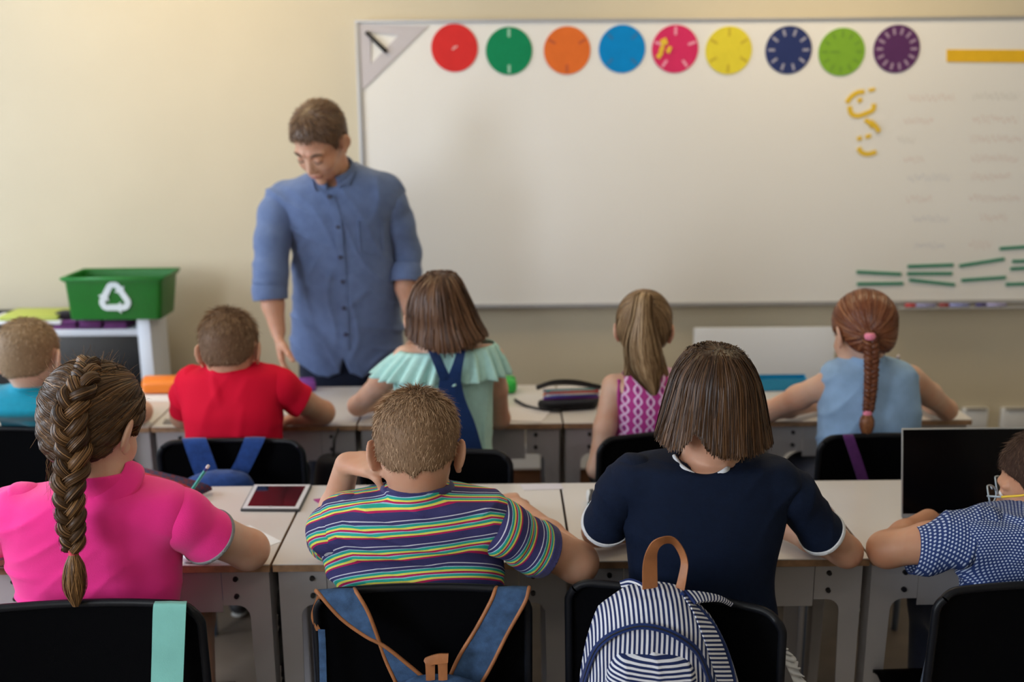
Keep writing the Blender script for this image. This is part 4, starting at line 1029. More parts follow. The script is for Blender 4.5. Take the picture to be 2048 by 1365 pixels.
sleeve(g, [A(322, 1026, 2.06), A(362, 1038, 2.06), A(420, 1076, 2.09), A(450, 1095, 2.1)], [.060, .058, .053, .050], A(419, 1075, 2.09), nrm(elR-A(360, 1020, 2.05)+np.array([0, 0, -.02])), m_pink, h1, trim=m_grib, trimw=.007, seed=4)
sleeve(g, [A(50, 1024, 2.06), A(14, 1040, 2.06), A(-30, 1085, 2.09), A(-55, 1105, 2.1)], [.060, .057, .053, .050], A(-8, 1082, 2.08), nrm(elL-A(20, 1020, 2.05)+np.array([0, 0, -.05])), m_pink, h1, trim=m_grib, trimw=.007, seed=4)
# polo collar: a folded band around the neck
u = up_(H, nb); a = nrm(np.cross(u, (0, 1, 0))); b = np.cross(u, a); c0 = nb-[0, 0, .004]; V = []
nr_, nk = 8, 40
for k in range(nk+1):
    t = -PI/2+(k/nk-.5)*2*PI*.94; bk = .5-.5*math.sin(t)*-1 if False else .5+.5*math.cos(t+PI/2)
    for q in range(nr_):
        s_ = q/(nr_-1); rr = .058+.022*s_**1.3; hh = .014-.010*s_-.034*s_**2*(.75+.25*bk)
        V.append(c0+rr*(math.cos(t)*a-.95*math.sin(t)*b)+u*hh)
i = np.arange(nk)[:, None]*nr_+np.arange(nr_-1)[None]; F = np.stack([i, i+1, i+nr_+1, i+nr_], -1).reshape(-1, 4)
o = raw('collar', np.array(V), F, m_pink, g); solidify(o, .004, 0)
# braid hair
m_hp = hair_mat('warm_brown_hair', (.018, .008, .003), (.085, .041, .016), (.34, .175, .065), rough=.45, spec=.3)
Bh = Blob(.01); skull(Bh, H, nb, .030, .008); Bh.add(H.E((0, .02, .0), (.062, .068, .085), grow=.004), .02)
rg = region_prim(H, lambda q: (np.interp(q[..., 1], [-.2, -.06, -.03, -.012, .015, .03, .06, .12], [-.075, -.075, -.05, .012, .02, .0, .05, .065])-q[..., 2]))
lp = [(178, 722), (168, 765), (148, 798), (140, 836), (145, 879)]
on = [hit(Bh, x, y, .004) for x, y in lp]
hang = [A(146, 925, 1.925), A(139, 960, 1.915), A(138, 994, 1.905), A(141, 1028, 1.90), A(145, 1069, 1.895), A(147, 1100, 1.892)]
bpath = on+hang
BB = crom(bpath, 6)
lb = np.array(on+hang[:1])
def plump(P):      # overlapping sections of hair drawn in to the braid
    q = P-lb[0].astype(np.float32); x = P[:, 0]-np.interp(P[:, 2], lb[::-1, 2], lb[::-1, 0]); s = P[:, 2]+.55*np.abs(x); fr = (s/.034) % 1.0
    return (-.0045*np.sin(fr*PI)**.6*np.clip(np.abs(x)/.03, 0, 1)).astype(np.float32)

for s in (-1, 1): Bh.sub(H.E((s*.088, -.012, -.006), (.016, .026, .036)), .006)
Bh.disp.append(plump); Bh.inter(rg, .006); V, Q = Bh.mesh(.004)
def dirp(P):
    x = np.interp(P[:, 2]-.02, lb[::-1, 2], lb[::-1, 0]); T = np.stack([x-P[:, 0], np.full(len(P), -.02), np.full(len(P), -.012)-.35*np.abs(x-P[:, 0])], 1); T[:, 1] = -.6*np.abs(P[:, 1]-np.interp(P[:, 2], lb[::-1, 2], lb[::-1, 1])); return T
def stopp(P): return (np.abs(P[:, 0]-np.interp(P[:, 2], lb[::-1, 2], lb[::-1, 0])) < .010) | (P[:, 2] < lb[-1, 2]-.01)
br = braid(bpath, [.014, .019, .021, .021, .019, .017, .013], [.011, .0145, .0155, .015, .0135, .012, .0095], 4.7, N=120, tones=(.30, .42, .62), ph=.6, base=.25)
tie = A(147, 1106, 1.892); tail = bundle([A(147, 1096, 1.892), tie, A(149, 1135, 1.887), A(150, 1175, 1.885), A(152, 1212, 1.885)], [.010, .007, .019, .021, .006], 420, .72, .35, 6, w=.0017)
tc = tubegeo([A(147, 1100, 1.892), A(149, 1135, 1.889), A(151, 1190, 1.887)], [.006, .014, .006], 8, True, 6)
# flyaway wisps at crown and neck
nf = 220; Pf = surf_sample(V, Q, nf, lambda C: np.where((C[:, 2] > H.o[2]+.08), 1., .12)); df, Gf = Bh.grad(Pf); dv = Gf+rng.normal(0, .55, Gf.shape); dv /= np.linalg.norm(dv, axis=1)[:, None]; Lf = rng.uniform(.012, .035, (nf, 1))
pf = np.stack([Pf+dv*Lf*t+np.cross(dv, Gf)*Lf*.35*t*t for t in np.linspace(0, 1, 5)], 1); wis = ribbons(pf, np.repeat(Gf[:, None], 5, 1), .0006, .0003, rng.uniform(.5, 1, nf), 1)
Pw = np.array([A(95+rng.uniform(0, 60), 880+rng.uniform(0, 30), 1.99) for _ in range(60)]); pw_ = np.stack([Pw+np.array([-.012, 0, -.10])*t+rng.normal(0, .006, Pw.shape)*t for t in np.linspace(0, 1, 6)], 1)
wis2 = ribbons(pw_, np.tile([0, -1., 0], (60, 6, 1)), .0007, .0003, rng.uniform(.4, .9, 60), 1)
hair_flow(root, V, Q, Bh, m_hp, 9000, dirp, stopp, .009, 16, .0016, .0018, extra=[wis, wis2], clump=lambda P: .10*np.sin(P[:, 2]*140+np.abs(P[:, 0])*60), base=.1, tone=.38)
hairobj('braid', br+[tail, (tc[0], tc[1], .4)], m_hp, root)
tube('hair_tie', [tie+[0, 0, .006], tie+[0, 0, 0], tie-[0, 0, .006]], .0095, fabric('coral_elastic', (.62, .06, .10)), root, 12)
BD['pink'] = (B, G, H)

# ---- boy with glasses at the right edge
H = Head(A(2100, 972, 2.13), 1.08, 52, 18, 0); nb = A(2098, 1035, 2.08)
rows = [(1010, 2050, 2150, 2.08, .05), (1022, 1985, 2215, 2.08, .07), (1034, 1938, 2250, 2.07, .088), (1060, 1920, 2262, 2.07, .095), (1110, 1918, 2262, 2.075, .095), (1174, 1924, 2256, 2.08, .09), (1230, 1924, 2256, 2.08, .09)]
m_dot = dots_mat('dotted_blue_shirt', .0074, (.022, .045, .16), (.46, .54, .70), .28)
elL, elR = Z(1772, 1100, .765), Z(2330, 1100, .765)
aL = armspec(A(1955, 1072, 2.06), elL, Z(1858, 1040, .775), (.050, .044, .039, .034, .026)); aR = armspec(A(2225, 1075, 2.06), elR, Z(2075, 1032, .79), (.050, .044, .039, .034, .026), inward=-1)
d = nrm(aL['p'][-1]-aL['p'][2]); aL['hand'] = (aL['p'][-1], nrm(A(1925, 1030, 2.5)-aL['p'][-1]), (0, .1, -1), (0, 1, 0), .85, .55)
d = A(1960, 1030, 2.55)-aR['p'][-1]; aR['hand'] = (aR['p'][-1], d, (0, .1, -1), (0, 1, 0), .85, .5)
root, B, G, g = kid('boy with clear glasses in a blue dotted shirt at the right edge', rows, H, nb, .052, [aL, aR], m_skinC, m_dot, dict(trouser=m_jean), h1, fold=[folds(.005, [(20, 10, 34), (-26, 5, 26)], 21)], pat=lambda V: {'pv': V[:, 2]+.8*np.maximum(V[:, 1]-1.99, 0), 'pu': V[:, 0]*1.1}, gname='shirt', seat='right')
sleeve(g, [A(1970, 1066, 2.07), A(1920, 1078, 2.07), A(1850, 1102, 2.11), A(1800, 1106, 2.14)], [.056, .053, .048, .044], A(1828, 1103, 2.11), (-1, .12, .10), m_dot, h1, pat=True, seed=9, fold=.006)
ring_collar(g, G, nb+[0, .006, .014], (0, .15, 1), .062, .009, m_dot)
hair_short(root, H, nb, .052, hair_mat('very_short_dark_hair', (.02, .010, .007), (.06, .032, .022), (.13, .08, .055), rough=.7, spec=.15), 9000, .007, -.03, h=.005, front=.05)
gt = thing('eyeglasses', 'clear-framed glasses with yellow temples worn by the boy at the right edge', 'glasses', tuple(H.W(0, .1, 0)))
m_gf = M('grey_clear_frame', (.30, .36, .42), .2, coat=.5); m_gy = M('yellow_temple', (.75, .50, .02), .3, coat=.4)
for s in (-1, 1):
    c = np.array([s*.033, .110, .000]); pts = [H.W(c[0]+.028*math.cos(t)*(1-.08*math.sin(t)), c[1]-.006*abs(math.cos(t)), c[2]+.019*math.sin(t)) for t in np.linspace(0, 2*PI, 25)]
    tube('lens_rim', pts, .0021, m_gf, gt, 6, sub=1)
    V = np.array([H.W(c[0], c[1], c[2])]+pts[:-1]); raw('lens', V, np.array([[0, k+1, (k+1) % 24+1] for k in range(24)]), mg, gt)
    tube('temple', [H.W(s*.062, .106, .006), H.W(s*.076, .075, .006)], .0024, m_gf, gt, 6); tube('temple', [H.W(s*.076, .075, .006), H.W(s*.081, .03, .008), H.W(s*.083, -.004, .018), H.W(s*.082, -.022, .002)], .0026, m_gy, gt, 6)
tube('bridge', [H.W(-.006, .110, .004), H.W(0, .113, .008), H.W(.006, .110, .004)], .002, m_gf, gt, 6)
BD['right'] = (B, G)

# ---- second row: boy in turquoise
H = Head(A(62, 722, 3.06), 1.07, 0, 16, -6); nb = A(66, 782, 3.05)
rows = [(766, 32, 100, 3.06, .045), (775, -8, 142, 3.06, .068), (786, -36, 168, 3.055, .085), (815, -44, 176, 3.05, .1), (862, -42, 174, 3.03, .105), (930, -38, 168, 3.02, .105)]
m_turq = fabric('turquoise_jersey', (.004, .24, .36), var=.06)
elR, elL = Z(281, 824, .765), Z(-140, 830, .765)
aR = armspec(A(158, 800, 3.06), elR, Z(190, 800, .75), (.045, .04, .036, .032, .024), inward=-1); aL = armspec(A(-28, 800, 3.06), elL, Z(-60, 800, .75), (.045, .04, .034, .03, .024))
root, B, G, g = kid('boy with short fair hair in a turquoise T-shirt at the left edge', rows, H, nb, .050, [aR, aL], m_skinB, m_turq, dict(trouser=m_jean), h2, fold=[folds(.005, [(6, 10, 34), (-18, 5, 26)], 31)], seat='turq')
sleeve(g, [A(150, 800, 3.06), A(190, 812, 3.08), A(230, 822, 3.1)], [.052, .048, .046], A(214, 816, 3.09), (1, .1, -.2), m_turq, h2, seed=1); sleeve(g, [A(-20, 800, 3.06), A(-60, 812, 3.08), A(-100, 822, 3.1)], [.052, .048, .046], A(-84, 816, 3.09), (-1, .1, -.2), m_turq, h2, seed=2)
ring_collar(g, G, nb+[0, .006, .014], (0, .15, 1), .059, .007, m_turq)
hair_short(root, H, nb, .050, hair_mat('fair_blond_hair', (.12, .075, .04), (.34, .23, .135), (.60, .45, .30), rough=.6, spec=.25), 6000, .009, -.050, h=.006, w=.0018)

# ---- boy in red
H = Head(A(460, 704, 3.06), 1.08, 0, 16, -2); nb = A(464, 745, 3.055)
rows = [(727, 425, 505, 3.065, .045), (734, 398, 532, 3.06, .066), (745, 374, 556, 3.055, .085), (775, 365, 566, 3.05, .098), (815, 366, 564, 3.04, .103), (850, 369, 562, 3.03, .103), (885, 371, 561, 3.02, .103), (940, 371, 561, 3.02, .103)]
m_red = M('red_jersey', (.60, .004, .030), .85, bump=(500, .25), var=(6, .06), spec=.15)
elR, elL = Z(645, 826, .765), Z(366, 832, .768)
aR = armspec(A(545, 770, 3.06), elR, Z(590, 838, .752), (.048, .043, .038, .032, .024), inward=-1); aL = armspec(A(385, 775, 3.06), elL, Z(450, 810, .752), (.048, .043, .038, .032, .024))
root, B, G, g = kid('boy with short brown hair in a red T-shirt beside the teacher', rows, H, nb, .054, [aR, aL], m_skinA, m_red, dict(trouser=m_jean), h2, fold=[folds(.005, [(6, 10, 30), (-22, 5, 22)], 41), crease(A(420, 745, 2.97), A(435, 800, 2.94), .007, .012), crease(A(500, 745, 2.97), A(475, 800, 2.94), .005, .012)], seat='red')
sleeve(g, [A(538, 765, 3.06), A(560, 775, 3.06), A(600, 802, 3.10), A(622, 812, 3.12)], [.054, .052, .045, .042], A(608, 806, 3.10), (1, .25, -.62), m_red, h2, seed=3)
sleeve(g, [A(388, 768, 3.06), A(378, 790, 3.08), A(371, 822, 3.13)], [.053, .050, .046], A(372, 818, 3.13), (-.1, .5, -.8), m_red, h2, seed=4, fold=.005)
ring_collar(g, G, nb+[0, .006, .014], (0, .15, 1), .063, .008, m_red)
hair_short(root, H, nb, .054, hair_mat('light_brown_hair', (.065, .034, .018), (.20, .115, .065), (.38, .25, .15), rough=.6, spec=.25), 6500, .011, -.042, h=.006, w=.0019, lift=.6)

# ---- child in mint off-shoulder blouse
H = Head(A(872, 645, 3.08), 1.06, 4, 22, 0); nb = A(888, 702, 3.09)
rows = [(702, 842, 950, 3.09, .06), (712, 815, 978, 3.08, .08), (740, 800, 990, 3.07, .092), (780, 790, 986, 3.06, .098), (840, 782, 985, 3.05, .105), (890, 775, 982, 3.04, .11), (930, 775, 980, 3.03, .11)]
brows = [(684, 850, 930, 3.09, .04), (690, 822, 968, 3.09, .055), (700, 806, 984, 3.085, .072), (722, 798, 992, 3.08, .086), (780, 792, 985, 3.06, .092), (930, 792, 975, 3.03, .10)]
m_mint = fabric('mint_cotton', (.40, .67, .64), var=.05); m_dung = fabric('dark_blue_dungaree', (.006, .028, .115), var=.15)
elL, elR = Z(716, 812, .768), Z(1000, 838, .762)
aL = armspec(A(812, 718, 3.08), elL, Z(815, 795, .752), (.042, .037, .032, .029, .022)); aR = armspec(A(982, 715, 3.08), elR, Z(960, 800, .752), (.042, .036, .031, .029, .022), inward=-1)
root, B, G, g = kid('child with straight brown hair in a mint off-shoulder blouse and dungarees', rows, H, nb, .046, [aL, aR], m_skinB, m_mint, dict(trouser=m_dung), h2, body_rows=brows, carve=[], shoulder=False, fold=[folds(.012, [(70, 10, 4), (45, 5, 10)], 51)], gname='blouse', seat='mint')
c1, c2 = A(895, 692, 3.075), A(882, 748, 3.065); px_ = pxm(c1); V = []; nk = 220
for k in range(nk+1):
    t = 2*PI*k/nk
    for q in range(12):
        s_ = q/11; a_ = (94+40*s_**.8)/px_; b_ = .088+.045*s_; wv = .013*s_**.7*(math.sin(t*23+math.sin(t*3)*2)+.5*math.sin(t*37+1)); c = c1*(1-s_)+c2*s_
        V.append([c[0]+(a_+wv)*math.cos(t), c[1]+(b_+wv)*math.sin(t), c[2]+.010*math.cos(t)*(1-s_)-.02*abs(math.cos(t))*s_*0+.006*s_*math.sin(t*23)*.4])
i = np.arange(nk)[:, None]*12+np.arange(11)[None]; F = np.stack([i, i+1, i+13, i+12], -1).reshape(-1, 4)
o = raw('ruffle', np.array(V), F, m_mint, g); solidify(o, .002, 0)
def strap_on(name, L, R, Bs_, mat, parent, th=.004, off=.005, fb=3.0): return slab(name, hits(Bs_, L, off, fb), hits(Bs_, R, off, fb), th, mat, parent)
GR = Blob(.01); GR.ops = list(G.ops); GR.add(pcap(c1+[0, .02, 0], c2+[0, .02, 0], .105, .140)); 
def PY(pts, Ys): return [A(p[0], p[1], y) for p, y in zip(pts, Ys)]
slab('dungaree_strap', PY([(849, 684), (866, 725), (880, 762)], (2.985, 2.92, 2.915)), PY([(869, 684), (891, 735), (904, 760)], (2.98, 2.925, 2.925)), .004, m_dung, g)
slab('dungaree_strap', PY([(918, 690), (905, 730), (891, 764)], (2.98, 2.925, 2.925)), PY([(934, 690), (925, 735), (921, 770)], (2.985, 2.925, 2.925)), .004, m_dung, g)
slab('dungaree_back', PY([(879, 757), (872, 800), (855, 860), (838, 925)], (2.925, 2.93, 2.925, 2.915)), PY([(921, 757), (931, 800), (951, 850), (972, 925)], (2.925, 2.93, 2.925, 2.925)), .005, m_dung, g, mid=1.5)
hrows = [(544, 866, 902, 3.07, .025), (549, 850, 912, 3.075, .055), (560, 836, 922, 3.08, .085), (580, 824, 932, 3.08, .105), (612, 814, 947, 3.08, .115), (645, 812, 962, 3.075, .115), (672, 811, 977, 3.06, .112), (706, 811, 986, 3.05, .105)]
hs2 = secs_world(hrows); Bh = Blob(.01); Bh.add(psec(hs2, n=2.1)); cx2 = [A(x, 690, 2.97)[0] for x in (805, 820, 850, 876, 905, 930, 960, 985)]; cz2 = [A(880, y, 2.97)[2] for y in (680, 686, 698, 706, 704, 697, 690, 680)]
pc2 = Prim(); pc2.lo = np.full(3, -99.); pc2.hi = np.full(3, 99.); pc2.f = lambda P: (np.interp(P[..., 0], cx2, cz2)-P[..., 2])*.6
Bs = Blob(.01); Bs.add(psec(hs2, n=2.1, grow=-.003)); Bs.inter(pc2, .003); Bs.sub(pell(H.W(0, .11, -.03), (.08, .05, .10), H.R), .01); V, Q = Bs.mesh(.006)
p2 = A(884, 545, 3.03); jit2 = rng.normal(0, .05, (3500, 3)); zj2 = rng.normal(0, .005, 3500)
def dirm(P):
    d = np.zeros(P.shape); d[:, 2] = -1; top = np.clip((P[:, 2]-(hs2[0][0]-.05))/.05, 0, 1); rv = P[:, :2]-np.array([p2[0], p2[1]+.02]); rv = rv/(np.linalg.norm(rv, axis=1)[:, None]+.004); d[:, 0] += rv[:, 0]*1.2*top+.28*(1-top)*np.clip((P[:, 0]-hs2[5][1])/.1+.3, 0, 1); d[:, 1] += rv[:, 1]*1.2*top; return d+jit2[:len(P)]
hair_flow(root, V, Q, Bh, hair_mat('chestnut_brown_hair', (.026, .010, .005), (.095, .042, .020), (.24, .125, .065), rough=.4, spec=.35), 3500, dirm, lambda P: P[:, 2] < np.interp(P[:, 0], cx2, cz2)+zj2[:len(P)], .014, 20, .0028, .0025, clump=lambda P: .15*np.sin(P[:, 0]*150), lo=-.003)

# ---- child with high ponytail
H = Head(A(1288, 662, 3.06), 1.0, -10, 10, 0); nb = A(1292, 750, 3.06)
rows = [(738, 1262, 1340, 3.075, .045), (748, 1244, 1366, 3.07, .068), (765, 1237, 1376, 3.06, .085), (800, 1234, 1378, 3.05, .095), (868, 1232, 1376, 3.04, .10), (940, 1234, 1372, 3.03, .10)]
brows = [(742, 1262, 1340, 3.075, .045), (752, 1232, 1378, 3.07, .065), (770, 1222, 1388, 3.06, .082), (800, 1236, 1376, 3.05, .09), (940, 1240, 1368, 3.03, .095)]
m_ikat = ikat_mat('magenta_patterned_cotton')
aL = armspec(A(1227, 772, 3.06), A(1193, 938, 3.0), A(1245, 935, 3.22), (.037, .033, .028, .026, .021)); aR = armspec(A(1384, 772, 3.06), Z(1450, 828, .765), Z(1370, 800, .752), (.037, .033, .03, .028, .021), inward=-1)
root, B, G, g = kid('child with a high fair ponytail in a magenta patterned sleeveless top', rows, H, nb, .042, [aL, aR], m_skinB, m_ikat, dict(trouser=m_jean), h2, body_rows=brows, pat=True, shoulder=False, fold=[folds(.003, [(10, 10, 30)], 61)], gname='sleeveless_top', seat='pony')
for px in (1238, 1372):
    tube('armhole_trim', [hit(B, px, y, -.001) if hit(B, px, y, -.001) is not None else A(px, y, 2.99) for y in (760, 785, 810, 835)], .006, m_ikat, g, 8)
Bh = Blob(.01); skull(Bh, H, nb, .03, .009); Bh.add(H.E((0, .02, .0), (.062, .068, .085), grow=.005), .02)
T0 = H.W(0, -.085, .092); Bh.inter(region_prim(H, lambda q: (np.interp(q[..., 1], [-.2, -.06, -.03, -.012, .015, .03, .06, .12], [-.070, -.070, -.045, .012, .02, .0, .05, .065])-q[..., 2])), .006); V, Q = Bh.mesh(.006)
mh = hair_mat('dark_blond_hair', (.07, .038, .018), (.24, .145, .072), (.60, .42, .24), spec=.3)
pp = [T0+[0, -.002, 0], T0+[0, -.028, .018], A(1286, 598, 2.915), A(1284, 640, 2.90), A(1284, 690, 2.90), A(1292, 735, 2.905), A(1303, 768, 2.91), A(1308, 790, 2.92)]
pr = [.014, .018, .026, .034, .050, .048, .026, .008]
ex = [bundle(pp, pr, 900, .62, .5, 7, w=.0026, flat=.5)]
tv, tf = tubegeo(pp[:-1], np.array(pr[:-1])*.85, 12, True, 6, sy=.45, up=(0, 1, 0)); ex.append((tv, tf, .35))
for (xa_, xb_) in ((1262, 1250), (1270, 1256), (1300, 1325), (1312, 1335), (1306, 1318)):
    ex.append(bundle([A(1284, 610, 2.91), A((1284+xa_)/2, 660, 2.91), A(xa_, 705, 2.925), A(xb_, 752, 2.94)], [.012, .020, .018, .005], 120, .55, .5, 7, w=.0024, flat=.6))
hair_flow(root, V, Q, Bh, mh, 3500, lambda P: T0-P+rng.normal(0, .006, P.shape), lambda P: np.linalg.norm(P-T0, axis=1) < .022, .011, 18, .0024, .002, base=.2, tone=.4)
hairobj('ponytail', ex, mh, root)

# ---- red-haired child
H = Head(A(1727, 668, 3.06), 1.08, 12, 18, 0); nb = A(1728, 722, 3.06)
rows = [(712, 1690, 1762, 3.065, .045), (720, 1674, 1796, 3.065, .060), (730, 1656, 1820, 3.06, .074), (750, 1646, 1830, 3.055, .090), (812, 1641, 1838, 3.045, .10), (872, 1638, 1837, 3.03, .105), (940, 1638, 1836, 3.03, .105)]
m_lden = M('light_blue_chambray', (.26, .41, .64), .85, bump=(300, .4), var=(14, .14), spec=.2)
elL, elR = Z(1536, 824, .765), Z(1893, 820, .765)
aL = armspec(A(1662, 765, 3.06), elL, Z(1630, 812, .75), (.040, .038, .032, .028, .021)); aR = armspec(A(1822, 757, 3.06), elR, Z(1835, 800, .75), (.040, .037, .032, .028, .021), inward=-1)
root, B, G, g = kid('red-haired child in a sleeveless light blue shirt with a thin braid', rows, H, nb, .043, [aL, aR], m_skinB, m_lden, dict(trouser=m_jean), h2, fold=[folds(.005, [(10, 10, 30), (-24, 5, 16)], 71)], gname='sleeveless_shirt', shoulder=False, seat='redh')
u = up_(H, nb); a = nrm(np.cross(u, (0, 1, 0))); b = np.cross(u, a); V = []
for k in range(33):
    t = PI/2+(k/32-.5)*2*PI*.92
    for q in range(6):
        s_ = q/5; rr = .050+.016*s_; V.append(nb+u*(.030-.034*s_**1.6)+rr*(math.cos(t)*a+math.sin(t)*b))
i = np.arange(32)[:, None]*6+np.arange(5)[None]; F = np.stack([i, i+1, i+7, i+6], -1).reshape(-1, 4); o = raw('collar', np.array(V), F, m_lden, g); solidify(o, .003, 0)
Bh = Blob(.01); skull(Bh, H, nb, .03, .009); Bh.add(H.E((0, .02, .0), (.062, .068, .085), grow=.005), .02)
Bh.inter(region_prim(H, lambda q: (np.interp(q[..., 1], [-.2, -.06, -.03, -.012, .015, .03, .06, .12], [-.060, -.060, -.04, .012, .02, .0, .05, .065])-q[..., 2])), .006); V, Q = Bh.mesh(.006)
T1 = A(1740, 674, 2.95); mh = hair_mat('auburn_hair', (.06, .013, .005), (.17, .048, .018), (.38, .17, .07), rough=.34)
path = [A(1740, 672, 2.945), A(1743, 700, 2.935), A(1743, 740, 2.925), A(1741, 780, 2.918), A(1737, 822, 2.914)]
tail = bundle([A(1736, 826, 2.914), A(1734, 840, 2.912), A(1733, 858, 2.91), A(1732, 876, 2.91)], [.008, .020, .018, .006], 260, .65, .3, 6, w=.0024)
hair_flow(root, V, Q, Bh, mh, 3600, lambda P: T1-P+rng.normal(0, .005, P.shape), lambda P: np.linalg.norm(P-T1, axis=1) < .020, .011, 18, .0024, .002, base=.2, tone=.45)
hairobj('braid', braid(path, [.013, .013, .012, .010], [.0105, .0105, .0095, .008], 5.5, N=50, sub=16, w=.0022)+[tail, bundle([T1+[0, .02, .006], T1, T1-[0, 0, .01]], [.022, .017, .015], 160, .4, .2, 4, w=.0024)], mh, root)
m_tie = fabric('pink_hair_elastic', (.66, .20, .30)); tube('hair_tie', [A(1740, 668, 2.93), A(1740, 673, 2.93), A(1740, 679, 2.93)], [.014, .017, .014], m_tie, root, 12); tube('hair_tie', [A(1735, 821, 2.913), A(1735, 827, 2.913), A(1735, 833, 2.913)], [.010, .014, .010], m_tie, root, 12)

# ---- the teacher
H = Head(A(641, 284, 3.60), 1.10, 157, 38, -4); nb = A(668, 348, 3.70)
rows = [(330, 655, 722, 3.735, .05), (342, 625, 752, 3.735, .07), (355, 592, 778, 3.735, .085), (378, 562, 790, 3.735, .10), (420, 562, 788, 3.75, .115), (460, 572, 784, 3.775, .12), (507, 586, 786, 3.80, .12), (560, 587, 790, 3.83, .12), (605, 586, 798, 3.86, .12), (676, 583, 806, 3.905, .12), (727, 586, 806, 3.94, .122), (765, 590, 804, 3.955, .122)]
sw = secs_world(rows); hx, hy = sw[-1][1], 3.98
root = thing('person', 'bearded teacher in a blue button shirt leaning over the second desk row'.replace('bearded ', 'standing '), 'person', (hx, hy, 0))
m_chb = M('blue_chambray_shirt', (.105, .155, .30), .85, bump=(260, .4), var=(30, .10), spec=.2, sheen=.15); m_trs = fabric('navy_trousers', (.006, .010, .028))
B = Blob(.02); B.add(psec(sw, grow=-.026)); head_full(B, H, nb, .060)
L = [A(566, 402, 3.74), A(548, 470, 3.69), A(540, 548, 3.66), A(546, 610, 3.64), A(556, 662, 3.62)]
Rr = [A(768, 388, 3.76), A(795, 440, 3.80), A(812, 505, 3.84), A(812, 575, 3.80), A(830, 660, 3.76)]
B.chain(L, [.046, .046, .044, .038, .027]); B.chain(Rr, [.046, .046, .044, .038, .027])
handgeo(B, L[-1]+[0, 0, -.005], A(566, 740, 3.60)-L[-1], (.75, .2, .1), (.25, -.9, .1), 1.12, .22)
handgeo(B, Rr[-1], A(835, 720, 3.75)-Rr[-1], (-.75, .2, .1), (-.25, -.9, .1), 1.1, .4)
for s in (-1, 1):
    hp = np.array([hx+s*.09, hy, .74]); kn = np.array([hx+s*.11, hy-.01, .44]); an = np.array([hx+s*.12, hy+.02, .09]); B.chain([hp, kn, an], [.07, .055, .04], .03); B.cap(an, an+[s*.02, -.15, -.05], .035, .028)
V, Q = B.mesh(.0055); V = relax(V, Q, 1, .35); raw('body', V, Q, m_skinA, root)
G = Blob(.02); G.add(psec(sw)); G.ell(L[0], (.060,)*3, k=.04); G.ell(Rr[0], (.060,)*3, k=.04); G.sub(pcap(nb-up_(H, nb)*.03, nb+up_(H, nb)*.1, .068, .072), .01)
xs_ = [A(x, 740, 3.84)[0] for x in (570, 596, 625, 657, 680, 690, 700, 727, 770, 810)]; zs_ = [A(690, y, 3.84)[2] for y in (712, 728, 745, 755, 745, 712, 745, 754, 735, 690)]
pt_ = Prim(); pt_.lo = np.full(3, -99.); pt_.hi = np.full(3, 99.); pt_.f = lambda P: ((np.interp(P[..., 0], xs_, zs_)-P[..., 2])*.5).astype(np.float32)
G.inter(pt_, .004)
G.disp += [folds(.008, [(14, 10, 22), (-24, 5, 14)], 81), folds(.005, [(30, 10, 30)], 82), crease(A(595, 430, 3.62), A(590, 470, 3.64), .012, .016), crease(A(600, 520, 3.67), A(660, 560, 3.69), .008, .014), crease(A(590, 560, 3.7), A(650, 590, 3.7), .007, .013), crease(A(770, 420, 3.63), A(776, 480, 3.67), .012, .014), crease(A(770, 560, 3.7), A(700, 610, 3.73), .006, .014), crease(A(620, 400, 3.62), A(650, 440, 3.62), .006, .012)]
V, Q = G.mesh(.0065); g = raw('shirt', V, Q, m_chb, root)
cL = A(541, 598, 3.645); nL = nrm(L[3]-L[2]); S = sleeve(g, [A(575, 398, 3.745), A(556, 430, 3.73), A(545, 480, 3.69), A(542, 545, 3.66), A(542, 640, 3.64)], [.066, .067, .060, .057, .052], cL, nL, m_chb, .0065, seed=12, fold=.008)
cR_ = A(812, 562, 3.80); sleeve(g, [A(758, 385, 3.76), A(778, 405, 3.77), A(798, 450, 3.80), A(813, 505, 3.84), A(814, 600, 3.80)], [.064, .060, .054, .052, .050], cR_, nrm(Rr[3]-Rr[2]), m_chb, .0065, seed=13, fold=.008)
for c, n_, r_ in ((cL, nL, .058), (cR_, nrm(Rr[3]-Rr[2]), .055)):
    n_ = np.asarray(n_); p0, p1 = c-n_*.062, c+n_*.004; V, F = tubegeo([p0, p0*.6+p1*.4, p1], [r_-.003, r_+.003, r_+.001], 26, False, 5); o = raw('rolled_cuff', V, F, m_chb, g); solidify(o, .006, 0)
# placket, buttons, pocket, collar
pl = [(661, 392), (674, 440), (680, 500), (685, 560), (688, 617), (690, 668), (690, 700)]
slab('placket', hits(G, [(x-8, y) for x, y in pl], .003, 3.7), hits(G, [(x+8, y) for x, y in pl], .003, 3.7), .004, m_chb, g)
m_btn = M('dark_blue_button', (.02, .03, .07), .35)
for x, y in ((658, 394), (676, 454), (680, 515), (685, 564), (688, 617), (691, 670)):
    p = hit(G, x, y, .0085); bm = bmesh.new(); bmesh.ops.create_cone(bm, cap_ends=True, segments=16, radius1=.0085, radius2=.0075, depth=.003, matrix=Matrix.Translation(p) @ Matrix.Rotation(PI/2, 4, 'X')); frombm('button', bm, m_btn, g, True)
pk = [(716, 440), (764, 436), (768, 500), (742, 512), (720, 503)]
P = hits(G, pk, .003, 3.66); tube('pocket_seam', P+[P[0]], .0022, m_chb, g, 6, sub=1)
def flap(pts, off=.012):
    P = np.array([A(x, y, Y) for x, y, Y in pts]); n = nrm(np.cross(P[1]-P[0], P[2]-P[0])); return P, n
m_col = m_chb
